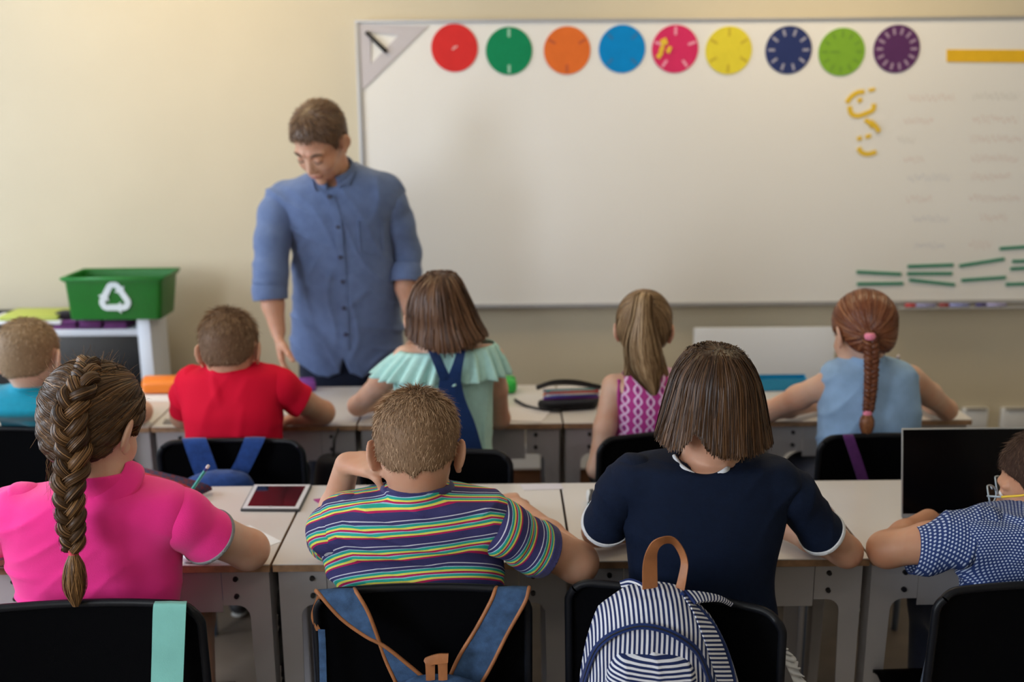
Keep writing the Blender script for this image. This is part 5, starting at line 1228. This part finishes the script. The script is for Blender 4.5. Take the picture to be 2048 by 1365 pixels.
# collar: stand around the neck, two flaps
u = up_(H, nb); a = nrm(np.cross(u, (0, 1, 0))); b = np.cross(u, a); V = []
for k in range(41):
    t = -PI/2+(k/40-.5)*2*PI*.93
    t2 = t+PI
    fr = max(0, -math.sin(t2)) if False else max(0., math.cos((k/40-.5)*2*PI*.93+PI))
    for q in range(7):
        s_ = q/6; rr = .070+.018*s_; V.append(nb+u*(.034-.05*s_**1.5-.022*fr*s_)+rr*(math.cos(t2)*a-math.sin(t2)*b))
i = np.arange(40)[:, None]*7+np.arange(6)[None]; F = np.stack([i, i+1, i+8, i+7], -1).reshape(-1, 4); o = raw('collar', np.array(V), F, m_chb, g); solidify(o, .004, 0)
for L_e, R_e in ((([620, 345], [624, 362], [630, 382]), ([640, 356], [652, 370], [634, 384])), (([668, 372], [675, 372], [694, 370]), ([704, 322], [708, 345], [697, 372]))):
    slab('collar_flap', hits(G, L_e, .010, 3.66), hits(G, R_e, .012, 3.66), .004, m_chb, g)
# trousers, belt, shoes
T = Blob(.03); T.add(psec([(.60, hx, .15, hy-.02, .10), (.68, hx, .187, hy-.025, .121), (.80, hx, .187, hy-.03, .119), (.90, hx, .172, hy-.045, .105), (.96, hx, .16, hy-.06, .09)]))
for s in (-1, 1):
    hp = np.array([hx+s*.09, hy, .72]); kn = np.array([hx+s*.11, hy-.01, .44]); an = np.array([hx+s*.12, hy+.02, .07]); T.chain([hp, kn, an], [.095, .075, .062], .02)
    Sx = Blob(.012); Sx.cap(an+[0, .03, -.02], an+[s*.02, -.17, -.03], .042, .038).cap(an, an+[0, -.03, 0], .04, .04).inter(pplane((0, 0, .002), (0, 0, -1))); V, Q = Sx.mesh(.009); raw('shoe', V, Q, m_shoe, root)
V, Q = T.mesh(.009); raw('trousers', V, Q, m_trs, root)
mht = hair_mat('brown_hair', (.03, .014, .007), (.12, .06, .028), (.27, .15, .075))
hair_short(root, H, nb, .060, mht, 9000, .013, -.04, h=.005, w=.0018, front=.066, g=.009, lift=.2, topl=.8)
for s in (-1, 1):
    tube('eyebrow', [H.W(s*.016, .094, .020), H.W(s*.032, .090, .026), H.W(s*.048, .078, .021)], [.003, .0042, .002], M('brow_hair', (.09, .05, .03), .8), root, 6)
    tube('eyelashes', [H.W(s*.018, .087, -.004), H.W(s*.031, .0935, -.007), H.W(s*.044, .083, -.004)], [.0008, .0016, .0008], M('lash_hair', (.03, .018, .012), .7), root, 6)
tube('lips', [H.W(-.022, .088, -.061), H.W(0, .0965, -.060), H.W(.022, .088, -.061)], [.002, .0050, .002], M('lip_skin', (.42, .17, .13), .5), root, 8)
BD['teacher'] = (B, G)
# ================================================================== things on the front desks
def quad(name, pts, z, th, mat, label, cat, parent=None, group=None):
    P = [Z(x, y, z) for x, y in pts]; bm = bmesh.new(); prism(bm, [(p[0], p[1]) for p in P], z, z+th, axis=2)
    o = frombm(name, bm, mat, parent)
    if label: tag(o, label, cat, group)
    return o
def prismz(name, P, z0, z1, mat, parent, bev=0, seg=3):
    bm = bmesh.new(); prism(bm, [(p[0], p[1]) for p in P], z0, z1, axis=2)
    if bev: bmesh.ops.bevel(bm, geom=bm.edges[:], offset=bev, segments=seg, profile=.5, affect='EDGES')
    return frombm(name, bm, mat, parent, smooth=bool(bev))
def inset(P, d):
    P = np.array(P); c = P.mean(0); out = []
    n = len(P)
    for i in range(n):
        a, b, c_ = P[i-1], P[i], P[(i+1) % n]; u, v = nrm(a-b), nrm(c_-b); s = abs(np.cross(u[:2], v[:2])); out.append(b+(u+v)*d/s)
    return out
z0 = DT+.0003
P = [Z(*q, DT+.008) for q in ((484, 1017), (597, 1018), (621, 970), (509, 970))]
t = thing('tablet_computer', 'white-bezelled tablet in a grey case lying on the first desk', 'tablet', tuple((P[0]+P[2])/2*[1, 1, 0]+[0, 0, DT]))
prismz('case', [P[0]-[.004, .004, 0], P[1]+[.004, -.004, 0], P[2]+[.004, .004, 0], P[3]+[-.004, .004, 0]], z0, DT+.0065, M('grey_tablet_case', (.06, .065, .075), .5), t, .0022)
prismz('bezel', P, DT+.0067, DT+.0085, M('white_tablet_bezel', (.62, .63, .68), .3), t, .0007, 1)
prismz('tablet_screen', [a*(1-k)+b*k for a, b, k in ((P[0], P[2], .075), (P[1], P[3], .075), (P[2], P[0], .075), (P[3], P[1], .075))], DT+.0086, DT+.0090, M('dark_glass_screen', (.012, .012, .016), .06, spec=.6, coat=.5), t)
c = Z(541, 1014, DT+.009); bm = bmesh.new(); bmesh.ops.create_cone(bm, cap_ends=True, segments=16, radius1=.004, radius2=.004, depth=.0006, matrix=Matrix.Translation(c+[0, .001, 0])); frombm('home_button', bm, M('button_ring', (.35, .35, .37), .3), t)
# open plaid pencil case
m_plaid, N_, L_, b_ = newmat('navy_red_plaid'); b_.inputs['Roughness'].default_value = .8
tc = N_.new('ShaderNodeTexCoord'); mp = N_.new('ShaderNodeMapping'); mp.inputs['Scale'].default_value = (90, 90, 90); L_.new(tc.outputs['Object'], mp.inputs[0])
ck = N_.new('ShaderNodeTexChecker'); ck.inputs['Scale'].default_value = 1; ck.inputs[1].default_value = (.02, .022, .07, 1); ck.inputs[2].default_value = (.10, .012, .03, 1); L_.new(mp.outputs[0], ck.inputs[0]); L_.new(ck.outputs[0], b_.inputs['Base Color'])
m_redz = fabric('red_zip_tape', (.42, .02, .03)); m_inner = fabric('black_lining', (.006, .006, .009))
t = thing('pencil_case', 'open navy and red plaid pencil case beside the child in pink', 'pencil case', tuple(Z(330, 985, DT)*[1, 1, 1]))
lidR = [Z(*q) for q in ((246, 936, .800), (300, 951, .788), (350, 966, .768), (384, 980, .748), (394, 993, .728))]
lidL = [Z(*q) for q in ((252, 928, .805), (320, 945, .790), (378, 959, .768), (418, 972, .745), (424, 980, .727))]
slab('lid', lidL, lidR, .006, m_plaid, t); tube('zip', lidR, .0032, m_redz, t, 6)
bo = Blob(.01); bo.cap(Z(300, 995, DT+.016), Z(388, 993, DT+.014), .020, .014).cap(Z(290, 978, DT+.016), Z(388, 980, DT+.012), .018, .012).inter(pplane((0, 0, DT+.0005), (0, 0, -1))).inter(pplane((0, 0, DT+.026), (0, 0, 1)))
V, Q = bo.mesh(.004); raw('pouch', V, Q, m_inner, t); tube('zip', [Z(286, 996, DT+.027), Z(345, 999, DT+.024), Z(392, 999, DT+.016)], .003, m_redz, t, 6)
def pencil(a, b, r, body, label, tipped=False, cap=None, group=None, name='pencil'):
    a, b = np.asarray(a, float), np.asarray(b, float); t = thing(name, label, 'pencil', tuple(a), group); d = b-a
    V, F = tubegeo([a+d*.1, a+d*.9], r, 6, True, 1); raw('shaft', V, F, M('pencil_paint', body, .35), t, smooth=False)
    raw('tip', *tubegeo([a, a+d*.1], [.0007, r*.98], 8, True, 1), M('sharpened_wood', (.55, .36, .2), .6), t)
    raw('ferrule', *tubegeo([a+d*.9, a+d*.955], r*1.05, 10, True, 1), M('ferrule_blue', cap or (.03, .03, .2), .3, .4), t)
    raw('eraser', *tubegeo([a+d*.955, b], r*.98, 10, True, 1), M('eraser_white', (.7, .62, .62), .7), t); return t
pencil(Z(350, 1030, DT+.012), A(417, 932, 2.46), .0042, (.01, .28, .23), 'teal pencil with white eraser sticking up beside the pink sleeve')
pencil(Z(262, 968, DT+.030), Z(352, 978, DT+.030), .0035, (.62, .38, .05), 'yellow pencil lying in the open plaid pencil case')
quad('paper_sheet', [(418, 1066), (500, 1052), (563, 1084), (500, 1108)], z0, .0008, m_paper, 'white paper sheet on the first desk by the pink child’s right elbow'.replace('’', ''), 'paper')
t = thing('correction_roller', 'small white and black rolled piece under the pink sleeve at the desk edge', 'roller', tuple(Z(390, 1118, DT)))
tube('white_barrel', [Z(368, 1117, DT+.010), Z(392, 1119, DT+.010)], .0095, m_white, t, 14); tube('black_tip', [Z(392, 1119, DT+.010), Z(412, 1122, DT+.010), Z(424, 1120, DT+.008)], [.009, .008, .003], m_blackmatt, t, 12)
quad('notebook', [(627, 1001), (770, 984), (778, 1004), (648, 1014)], z0, .003, M('magenta_card', (.35, .03, .20), .6), 'magenta notebook under the raised arm of the striped-shirt boy', 'notebook')
quad('paper_sheet', [(1040, 970), (1122, 968), (1127, 979), (1048, 981)], z0, .0008, M('lilac_paper', (.62, .60, .68), .8), 'pale sheet near the far edge between the two middle front desks', 'paper')
m_geo, N_, L_, b_ = newmat('black_white_geometric'); tc = N_.new('ShaderNodeTexCoord'); wv = N_.new('ShaderNodeTexWave'); wv.inputs['Scale'].default_value = 14; wv.inputs['Distortion'].default_value = 6
wv.inputs['Detail'].default_value = 0; L_.new(tc.outputs['Object'], wv.inputs[0]); L_.new(ramp_const(N_, L_, wv.outputs['Fac'], [(0, (.015, .015, .02)), (.5, (.62, .64, .66))]), b_.inputs['Base Color'])
t = thing('pencil_case', 'black and white patterned pencil case left of the child in navy', 'pencil case', tuple(Z(1225, 1000, DT)))
P = [Z(*q, DT) for q in ((1180, 1034), (1290, 1020), (1275, 992), (1172, 1000))]
prismz('case_body', P, z0, DT+.032, m_geo, t, .008); tube('zip', [Z(1176, 1006, DT+.033), Z(1280, 996, DT+.033)], .002, m_blackmatt, t, 6); tube('zip_pull', [Z(1177, 1008, DT+.030), Z(1181, 1030, DT+.012)], .003, M('teal_zip_pull', (.05, .25, .3), .5), t, 6)
# laptop
hl = Z(1803, 1036, DT+.012); tl_ = A(1797, 857, hl[1]+.045); wl = .345; lh = tl_[2]-hl[2]
t = thing('laptop', 'open silver laptop with black screen in front of the boy with glasses', 'laptop', tuple(hl*[1, 1, 0]+[0, 0, DT]))
m_sil = M('silver_aluminium', (.42, .44, .47), .35, .8)
box('laptop_base', (hl[0], hl[1]-.235, DT+.0005), (hl[0]+wl, hl[1], DT+.014), m_sil, t, .003)
bm = bmesh.new()
o = box('keyboard', (hl[0]+.02, hl[1]-.125, DT+.0141), (hl[0]+wl-.02, hl[1]-.018, DT+.0146), m_blackmatt, t, 0)
kb = bmesh.new()
for r_ in range(5):
    for c_ in range(14): x = hl[0]+.024+c_*(wl-.05)/14; y = hl[1]-.12+r_*.020; addbox(kb, (x, y, DT+.0147), (x+.017, y+.016, DT+.016), 0)
tag(frombm('keys', kb, M('black_keys', (.015, .015, .017), .5), t), kind='stuff')
box('trackpad', (hl[0]+.12, hl[1]-.22, DT+.0141), (hl[0]+.225, hl[1]-.14, DT+.0145), M('trackpad_grey', (.33, .35, .38), .3, .5), t, 0)
tilt = Matrix.Translation(hl) @ Matrix.Rotation(-math.atan2(.045, lh), 4, 'X')
o = box('screen_lid', (0, 0, 0), (wl, .006, lh+.004), m_sil, t, .0025, mtx=tilt)
box('screen', (.0035, -.0008, .010), (wl-.0035, -.0001, lh), M('black_glass', (.002, .002, .003), .25, spec=.12), t, 0, mtx=tilt)

# ================================================================== things on the second-row desks
def rbox(name, pts, h, mat, label, cat, r=.012):
    P = [Z(x, y, DT) for x, y in pts]; c = np.mean(P, 0); t = thing(name, label, cat, tuple(c)); prismz('case_body', P, z0, DT+h, mat, t, r, 4); a, b = (P[0]+P[3])/2, (P[1]+P[2])/2
    tube('zip', [a*.95+b*.05+[0, 0, h+.0005], a*.05+b*.95+[0, 0, h+.0005]], .002, m_blackmatt if False else mat, t, 6); return t
rbox('pencil_case', [(284, 791), (410, 790), (408, 775), (287, 776)], .052, M('orange_vinyl', (.85, .22, .015), .4, bump=(60, .3)), 'bright orange pencil case left of the boy in red', 'pencil case', .018)
quad('paper_sheet', [(286, 803), (400, 803), (398, 790), (292, 790)], z0, .0006, m_paper, 'white paper in front of the orange pencil case', 'paper')
rbox('pencil_case', [(596, 786), (633, 784), (630, 772), (597, 773)], .036, M('purple_vinyl', (.22, .05, .32), .45), 'small purple pencil case right of the boy in red near the teacher', 'pencil case', .010)
rbox('pencil_case', [(985, 790), (1034, 790), (1032, 776), (987, 776)], .052, M('green_vinyl', (.02, .42, .05), .4), 'bright green pencil case right of the child in mint', 'pencil case', .018)
t = thing('pencil_pouch', 'open black zip pouch of coloured pens between mint and magenta children', 'pencil pouch', tuple(Z(1135, 812, DT)))
bo = Blob(.015); c0, c1_ = Z(1100, 812, DT+.016), Z(1175, 806, DT+.018); bo.cap(c0, c1_, .030, .036).cap(c0+[-.02, .02, 0], c1_+[.02, .03, 0], .022, .026).inter(pplane((0, 0, DT+.001), (0, 0, -1))).inter(pplane((0, 0, DT+.030), (0, 0, 1)))
V, Q = bo.mesh(.006); raw('pouch', V, Q, fabric('black_pouch_cloth', (.006, .006, .008)), t)
lL = [Z(*q) for q in ((1072, 777, .775), (1105, 770, .80), (1150, 770, .80), (1203, 778, .78))]; lR = [Z(*q) for q in ((1074, 775, .79), (1105, 763, .83), (1150, 762, .83), (1203, 773, .80))]
slab('lid', lL, lR, .012, fabric('black_lid_cloth', (.005, .005, .007)), t, mid=.5)
cols = [((.16, .02, .22), 'purple'), ((.04, .04, .30), 'blue'), ((.6, .62, .66), 'white'), ((.65, .18, .03), 'orange'), ((.45, .03, .04), 'red'), ((.02, .3, .32), 'teal'), ((.10, .10, .14), 'grey')]
for k, (c_, nm) in enumerate(cols):
    a = Z(1086+3*(k % 3), 798-3.0*k*.9, DT+.036+.005*(k % 3)); b = Z(1198-4*(k % 2), 794-3.0*k*.9, DT+.036+.005*((k+1) % 3))
    o = raw('felt_pen', *tubegeo([a, b], .0055, 8, True, 1), M(nm+'_pen', c_, .4), None); tag(o, f'{nm} felt pen lying in the open black pouch', 'pen', 'coloured pens in the black pouch')
tube('cord', [Z(1030, 800, DT+.006), Z(1052, 812, DT+.006), Z(1085, 820, DT+.006), Z(1120, 822, DT+.008)], .005, m_blackmatt, t, 8)
quad('notebook', [(1010, 843), (1083, 846), (1103, 822), (1010, 815)], z0, .003, M('white_page', (.66, .64, .66), .7), 'open white notebook under the right arm of the mint child', 'notebook')
quad('notebook', [(562, 849), (650, 848), (640, 830), (566, 832)], z0, .004, M('lilac_page', (.40, .34, .42), .7), 'lilac notebook under the right arm of the boy in red', 'notebook')
quad('notebook', [(326, 849), (374, 849), (374, 841), (330, 841)], z0, .004, M('grey_cover', (.18, .17, .17), .7), 'small grey notebook left of the boy in red', 'notebook')
t = thing('tray', 'bright blue plastic tray left of the red-haired child', 'tray', tuple(Z(1565, 780, DT))); P = [Z(*q, DT) for q in ((1505, 784), (1612, 782), (1608, 772), (1508, 773))]; m_blue = M('blue_tray_plastic', (.01, .28, .52), .4)
prismz('tray_base', P, z0, DT+.004, m_blue, t, .001, 1)
for i in range(4):
    a, b = P[i], P[(i+1) % 4]; d = nrm(b-a); n = np.array([-d[1], d[0], 0])*.0025; prismz('tray_side', [a, b, b+n, a+n], DT+.0042, DT+.045, m_blue, t)
pencil(Z(1790, 762, DT+.03), A(1797, 712, 3.34), .005, (.02, .25, .24), 'short teal pencil showing above the shoulder of the red-haired child')

# ================================================================== bags and straps
m_denim = M('blue_denim', (.040, .085, .18), .85, bump=(500, .5), var=(55, .3), spec=.2); m_tan = M('tan_leather', (.30, .115, .042), .5, bump=(120, .3), var=(25, .2), spec=.4)
def AL(pts, Y): return [A(x, y, Y if np.isscalar(Y) else Y[i]) for i, (x, y) in enumerate(pts)]
# denim rucksack on the striped-shirt boy's chair
yc = CH['stripe'].location[1]; Yf = yc-.030
t = thing('backpack', 'denim backpack with tan leather edging hanging from the chair of the striped-shirt boy', 'backpack', (A(860, 1300, Yf)[0], Yf-.05, .1))
def trimmed(L, R, Y, name='strap', mat=m_denim, trim=m_tan, th=.006, tr=.0042, wrapL=None):
    L3, R3 = AL(L, Y), AL(R, Y)
    o = slab(name, L3, R3, th, mat, t)
    for E in (L3, R3):
        d = nrm(np.array(R3[0])-np.array(L3[0])); s = 1 if E is L3 else -1
        raw('leather_trim', *tubegeo(np.array(E)+[0, -.001, 0], tr, 8, True, 6), trim, t)
YY = (yc+.03, yc-.018, Yf, Yf-.004, Yf-.008, Yf-.012)
trimmed([(632, 1182), (637, 1187), (681, 1236), (730, 1272), (775, 1297), (853, 1360)], [(708, 1178), (712, 1183), (735, 1222), (753, 1268), (772, 1322), (795, 1372)], YY)
trimmed([(995, 1175), (991, 1179), (981, 1204), (952, 1258), (917, 1316), (892, 1372)], [(1058, 1175), (1057, 1180), (1049, 1206), (1015, 1267), (983, 1331), (955, 1380)], YY)
slab('webbing', AL([(634, 1192), (622, 1232), (632, 1262)], yc-.005), AL([(642, 1194), (630, 1232), (642, 1262)], yc-.005), .003, m_tan, t); slab('webbing', AL([(636, 1260), (638, 1300), (640, 1380)], yc-.02), AL([(650, 1260), (652, 1300), (654, 1380)], yc-.02), .003, m_denim, t)
bo = Blob(.03); bo.add(psec([(.10, A(875, 1400, Yf-.07)[0], .14, Yf-.085, .07), (.35, A(875, 1400, Yf-.07)[0], .15, Yf-.085, .075), (.52, A(875, 1400, Yf-.07)[0], .13, Yf-.07, .06), (A(875, 1385, Yf-.05)[2], A(872, 1400, Yf-.07)[0], .10, Yf-.055, .04), (A(875, 1360, Yf-.05)[2], A(872, 1400, Yf-.07)[0], .045, Yf-.045, .02)]))
V, Q = bo.mesh(.008); raw('bag_body', V, Q, m_denim, t)
for x in (860, 885): slab('handle_leg', AL([(x-11, 1318), (x-9, 1335), (x-8, 1362)], Yf-.052), AL([(x+11, 1316), (x+10, 1335), (x+10, 1360)], Yf-.052), .005, m_tan, t)
slab('handle_top', AL([(848, 1322), (852, 1316), (875, 1309), (897, 1308)], Yf-.056), AL([(856, 1334), (866, 1330), (882, 1328), (896, 1326)], Yf-.060), .009, m_tan, t)
# striped rucksack on the navy child's chair
YB_ = 1.80
t = thing('backpack', 'navy and white striped backpack with tan handle hanging from the askew chair', 'backpack', (A(1318, 1300, YB_)[0], YB_, .2))
WS, NS = (.60, .62, .68), (.010, .020, .085)
m_bst = stripes_mat('navy_white_stripe', .0090, [(0, NS), (.52, WS)]); m_band = fabric('navy_zip_band', (.008, .022, .10), var=.1)
brow_ = [(1178, 1288, 1345, .012), (1181, 1262, 1362, .032), (1190, 1240, 1375, .048), (1212, 1214, 1398, .062), (1240, 1190, 1423, .072), (1278, 1175, 1446, .078), (1318, 1166, 1462, .082), (1365, 1160, 1474, .085), (1450, 1156, 1482, .085), (1560, 1170, 1475, .075), (1600, 1200, 1440, .05)]
bo = Blob(.01); bs = []
for py, xl, xr, b_w in brow_: l, r = A(xl, py, YB_), A(xr, py, YB_); bs.append(((l[2]+r[2])/2, (l[0]+r[0])/2, (r[0]-l[0])/2, YB_, b_w))
bo.add(psec(bs, n=2.4)); bo.disp.append(folds(.004, [(30, 10, 25), (-34, 5, 20)], 91)); V, Q = bo.mesh(.0045)
xc = A(1315, 1240, YB_)[0]; zt_ = A(1315, 1178, YB_)[2]
raw('bag_body', V, Q, m_bst, t, attrs={'pv': .15*np.arcsin(np.clip((V[:, 0]-xc)/.156, -.995, .995))+.0008*np.sin(V[:, 2]*60)})
gl_, gr_ = [(1366, 1192), (1386, 1224), (1405, 1271), (1421, 1318), (1435, 1364), (1445, 1400)], [(1374, 1190), (1410, 1228), (1436, 1271), (1454, 1318), (1466, 1364), (1470, 1400)]
slab('side_gusset', hits(bo, gl_, .006, YB_), hits(bo, gr_, .004, YB_), .004, m_bst, t, attrs='len')
tube('piping', hits(bo, [(1362, 1186), (1400, 1219), (1424, 1246), (1444, 1282), (1458, 1318), (1469, 1366), (1472, 1400)], .004, YB_), .0042, m_band, t, 8)
ao = [(1158, 1400), (1161, 1362), (1182, 1304), (1206, 1275), (1238, 1257), (1281, 1247), (1327, 1254), (1365, 1271), (1393, 1292), (1409, 1318), (1426, 1362), (1432, 1400)]
ai = [(1168, 1400), (1172, 1364), (1191, 1312), (1213, 1286), (1243, 1269), (1281, 1260), (1324, 1267), (1359, 1284), (1385, 1304), (1400, 1326), (1415, 1366), (1420, 1400)]
slab('zip_band', hits(bo, ao, .008, YB_), hits(bo, ai, .009, YB_), .005, m_band, t); tube('zip_teeth', hits(bo, [((a[0]+b[0])/2, (a[1]+b[1])/2) for a, b in zip(ao, ai)], .0125, YB_), .0012, m_blackmatt, t, 6)
Yp = YB_-.062; pr_ = [(1300, 1262, 1332, .016), (1306, 1238, 1360, .026), (1322, 1222, 1382, .034), (1345, 1213, 1394, .038), (1400, 1208, 1404, .040), (1500, 1210, 1400, .036)]
bp_ = Blob(.01); bs = []
for py, xl, xr, b_w in pr_: l, r = A(xl, py, Yp), A(xr, py, Yp); bs.append(((l[2]+r[2])/2, (l[0]+r[0])/2, (r[0]-l[0])/2, Yp, b_w))
bp_.add(psec(bs, n=2.6)); bp_.disp.append(folds(.004, [(40, 10, 15)], 92)); V, Q = bp_.mesh(.0045); raw('front_pocket', V, Q, m_bst, t, attrs={'pv': V[:, 2]+.10*(V[:, 0]-xc)+.003*np.sin(V[:, 0]*30)})
ho = [(1285, 1180), (1286, 1130), (1296, 1097), (1313, 1079), (1344, 1074), (1365, 1095), (1376, 1126), (1373, 1158), (1367, 1192)]; hi_ = [(1315, 1180), (1314, 1130), (1315, 1104), (1325, 1090), (1342, 1088), (1354, 1101), (1362, 1124), (1356, 1158), (1347, 1190)]
Yh = [YB_-.005]*2+[YB_-.01, YB_-.012, YB_+.004, YB_+.014, YB_+.012, YB_+.004, YB_]
slab('handle', AL(ho, Yh), AL(hi_, [y+.008 for y in Yh]), .004, m_tan, t)
cy_ = CH['navy'].location[1]
slab('shoulder_strap', AL([(1241, 1163), (1262, 1158), (1286, 1168), (1292, 1182)], [YB_+.10, YB_+.06, YB_+.02, YB_]), AL([(1250, 1185), (1262, 1183), (1276, 1186), (1280, 1192)], [YB_+.07, YB_+.04, YB_+.01, YB_]), .008, m_bst, t, attrs='wid')
slab('shoulder_strap', AL([(1368, 1182), (1405, 1186), (1440, 1194), (1465, 1209)], [YB_-.01, YB_+.0, YB_+.02, YB_+.05]), AL([(1390, 1208), (1412, 1204), (1440, 1203), (1464, 1213)], [YB_-.035, YB_-.02, YB_, YB_+.03]), .008, m_bst, t, attrs='len')
# mint strap bag on the pink child's chair
yp = CH['pink'].location[1]; m_mstr = M('mint_webbing', (.20, .50, .46), .8, bump=(400, .3), var=(12, .07), spec=.2)
t = thing('backpack', 'bag hanging by a wide mint strap from the chair of the child in pink', 'backpack', (A(338, 1300, yp)[0], yp-.08, .05))
slab('strap', AL([(311, 1204), (309, 1207), (306, 1222), (304, 1300), (302, 1380), (303, 1460)], [yp+.02, yp-.014, yp-.024, yp-.028, yp-.03, yp-.04]), AL([(374, 1204), (373, 1208), (372, 1224), (369, 1300), (366, 1380), (365, 1460)], [yp+.02, yp-.014, yp-.024, yp-.028, yp-.03, yp-.04]), .004, m_mstr, t)
bo = Blob(.03); xb = A(338, 1400, yp-.05)[0]; bo.add(psec([(.06, xb, .10, yp-.09, .05), (.18, xb, .12, yp-.09, .06), (.34, xb, .11, yp-.085, .05), (.42, xb, .07, yp-.07, .025)])); V, Q = bo.mesh(.009); raw('bag_body', V, Q, m_mstr, t)
# blue rucksack on the chair of the boy in red
yr = CH['red'].location[1]; m_nb = fabric('royal_blue_nylon', (.012, .045, .19), var=.2, bump=(120, .4))
t = thing('backpack', 'royal blue backpack hanging from the chair of the boy in red', 'backpack', (A(440, 950, yr)[0], yr-.06, .3))
slab('strap', AL([(364, 878), (366, 884), (380, 925), (392, 955)], [yr+.02, yr-.02, yr-.028, yr-.03]), AL([(412, 877), (414, 882), (430, 925), (441, 955)], [yr+.02, yr-.02, yr-.028, yr-.03]), .006, m_nb, t)
slab('strap', AL([(490, 876), (488, 881), (471, 922), (452, 955)], [yr+.02, yr-.02, yr-.028, yr-.03]), AL([(530, 876), (529, 881), (508, 925), (490, 960)], [yr+.02, yr-.02, yr-.028, yr-.03]), .006, m_nb, t)
bo = Blob(.02); bs = []
for py, xl, xr, b_w in ((939, 425, 470, .02), (945, 400, 490, .035), (960, 376, 505, .05), (990, 366, 515, .06), (1100, 362, 520, .065), (1180, 375, 510, .05)): l, r = A(xl, py, yr-.055), A(xr, py, yr-.055); bs.append(((l[2]+r[2])/2, (l[0]+r[0])/2, (r[0]-l[0])/2, yr-.075, b_w))
bo.add(psec(bs)); bo.disp.append(folds(.006, [(30, 10, 35), (-30, 8, 30)], 95)); V, Q = bo.mesh(.007); raw('bag_body', V, Q, m_nb, t)
# purple strap bag on the red-haired child's chair
yr = CH['redh'].location[1]; m_pst = fabric('purple_webbing', (.085, .018, .12)); t = thing('shoulder_bag', 'bag on a purple strap hanging from the chair of the red-haired child', 'bag', (A(1720, 950, yr)[0], yr-.06, .3))
slab('strap', AL([(1686, 870), (1687, 875), (1702, 920), (1716, 965), (1724, 1010)], [yr+.02, yr-.02, yr-.024, yr-.026, yr-.03]), AL([(1707, 870), (1708, 875), (1724, 920), (1738, 965), (1748, 1010)], [yr+.02, yr-.02, yr-.024, yr-.026, yr-.03]), .004, m_pst, t)
bo = Blob(.02); c = A(1740, 1040, yr-.06); bo.add(psec([(c[2]-.22, c[0], .11, yr-.07, .04), (c[2]-.1, c[0], .13, yr-.07, .05), (c[2]+.02, c[0], .10, yr-.07, .03)])); V, Q = bo.mesh(.009); raw('bag_body', V, Q, m_pst, t)
# black bag hanging beside the red boy's desk
t = thing('school_bag', 'black bag hanging from the desk edge right of the boy in red', 'bag', (A(665, 940, 3.13)[0], 3.13, .3)); c = A(668, 935, 3.13)
bo = Blob(.02); bo.add(psec([(c[2]-.28, c[0], .06, 3.13, .07), (c[2]-.1, c[0], .068, 3.13, .075), (c[2]+.02, c[0], .055, 3.13, .06), (c[2]+.035, c[0], .03, 3.13, .03)])); V, Q = bo.mesh(.008); raw('bag_body', V, Q, fabric('black_nylon', (.005, .005, .009)), t)
tube('bag_loop', [c+[0, 0, .03], c+[0, .03, .08], c+[0, .09, .085], c+[0, .115, .09]], .005, m_blackmatt, t, 6)
# dark jacket strip in the gap between the first two desks
gx = Z(543, 1140, .68); t = thing('jacket', 'dark jacket hanging in the gap between the two left front desks', 'jacket', (gx[0], Y1n+.12, .2))
bo = Blob(.02)
for k in range(7): bo.ell((gx[0]+.002*(-1)**k, Y1n+.14+.01*(-1)**k, .66-.07*k), (.0035, .05+.012*(k % 2), .05), k=.012)
V, Q = bo.mesh(.003 if False else .004); raw('cloth', V, Q, fabric('black_jacket_cloth', (.004, .004, .010)), t)
# white ruffled hem of the navy child's skirt
rt = BD['navy'][2]; L_ = AL([(1550, 1282), (1556, 1300), (1568, 1325), (1580, 1350), (1594, 1385)], 2.0); R_ = AL([(1560, 1286), (1578, 1303), (1592, 1325), (1603, 1350), (1618, 1385)], 2.02)
n = 60; Lc, Rc = crom(L_, 15), crom(R_, 15); Vr = []
for k in range(len(Lc)):
    for q in range(5): s_ = q/4; Vr.append(Lc[k]*(1-s_)+Rc[k]*s_+np.array([.004*math.sin(k*.9)*s_, -.008*s_+.008*math.sin(k*.7)*s_, 0]))
i = np.arange(len(Lc)-1)[:, None]*5+np.arange(4)[None]; o = raw('skirt_hem', np.array(Vr), np.stack([i, i+1, i+6, i+5], -1).reshape(-1, 4), m_wrib, rt); solidify(o, .003, 0)
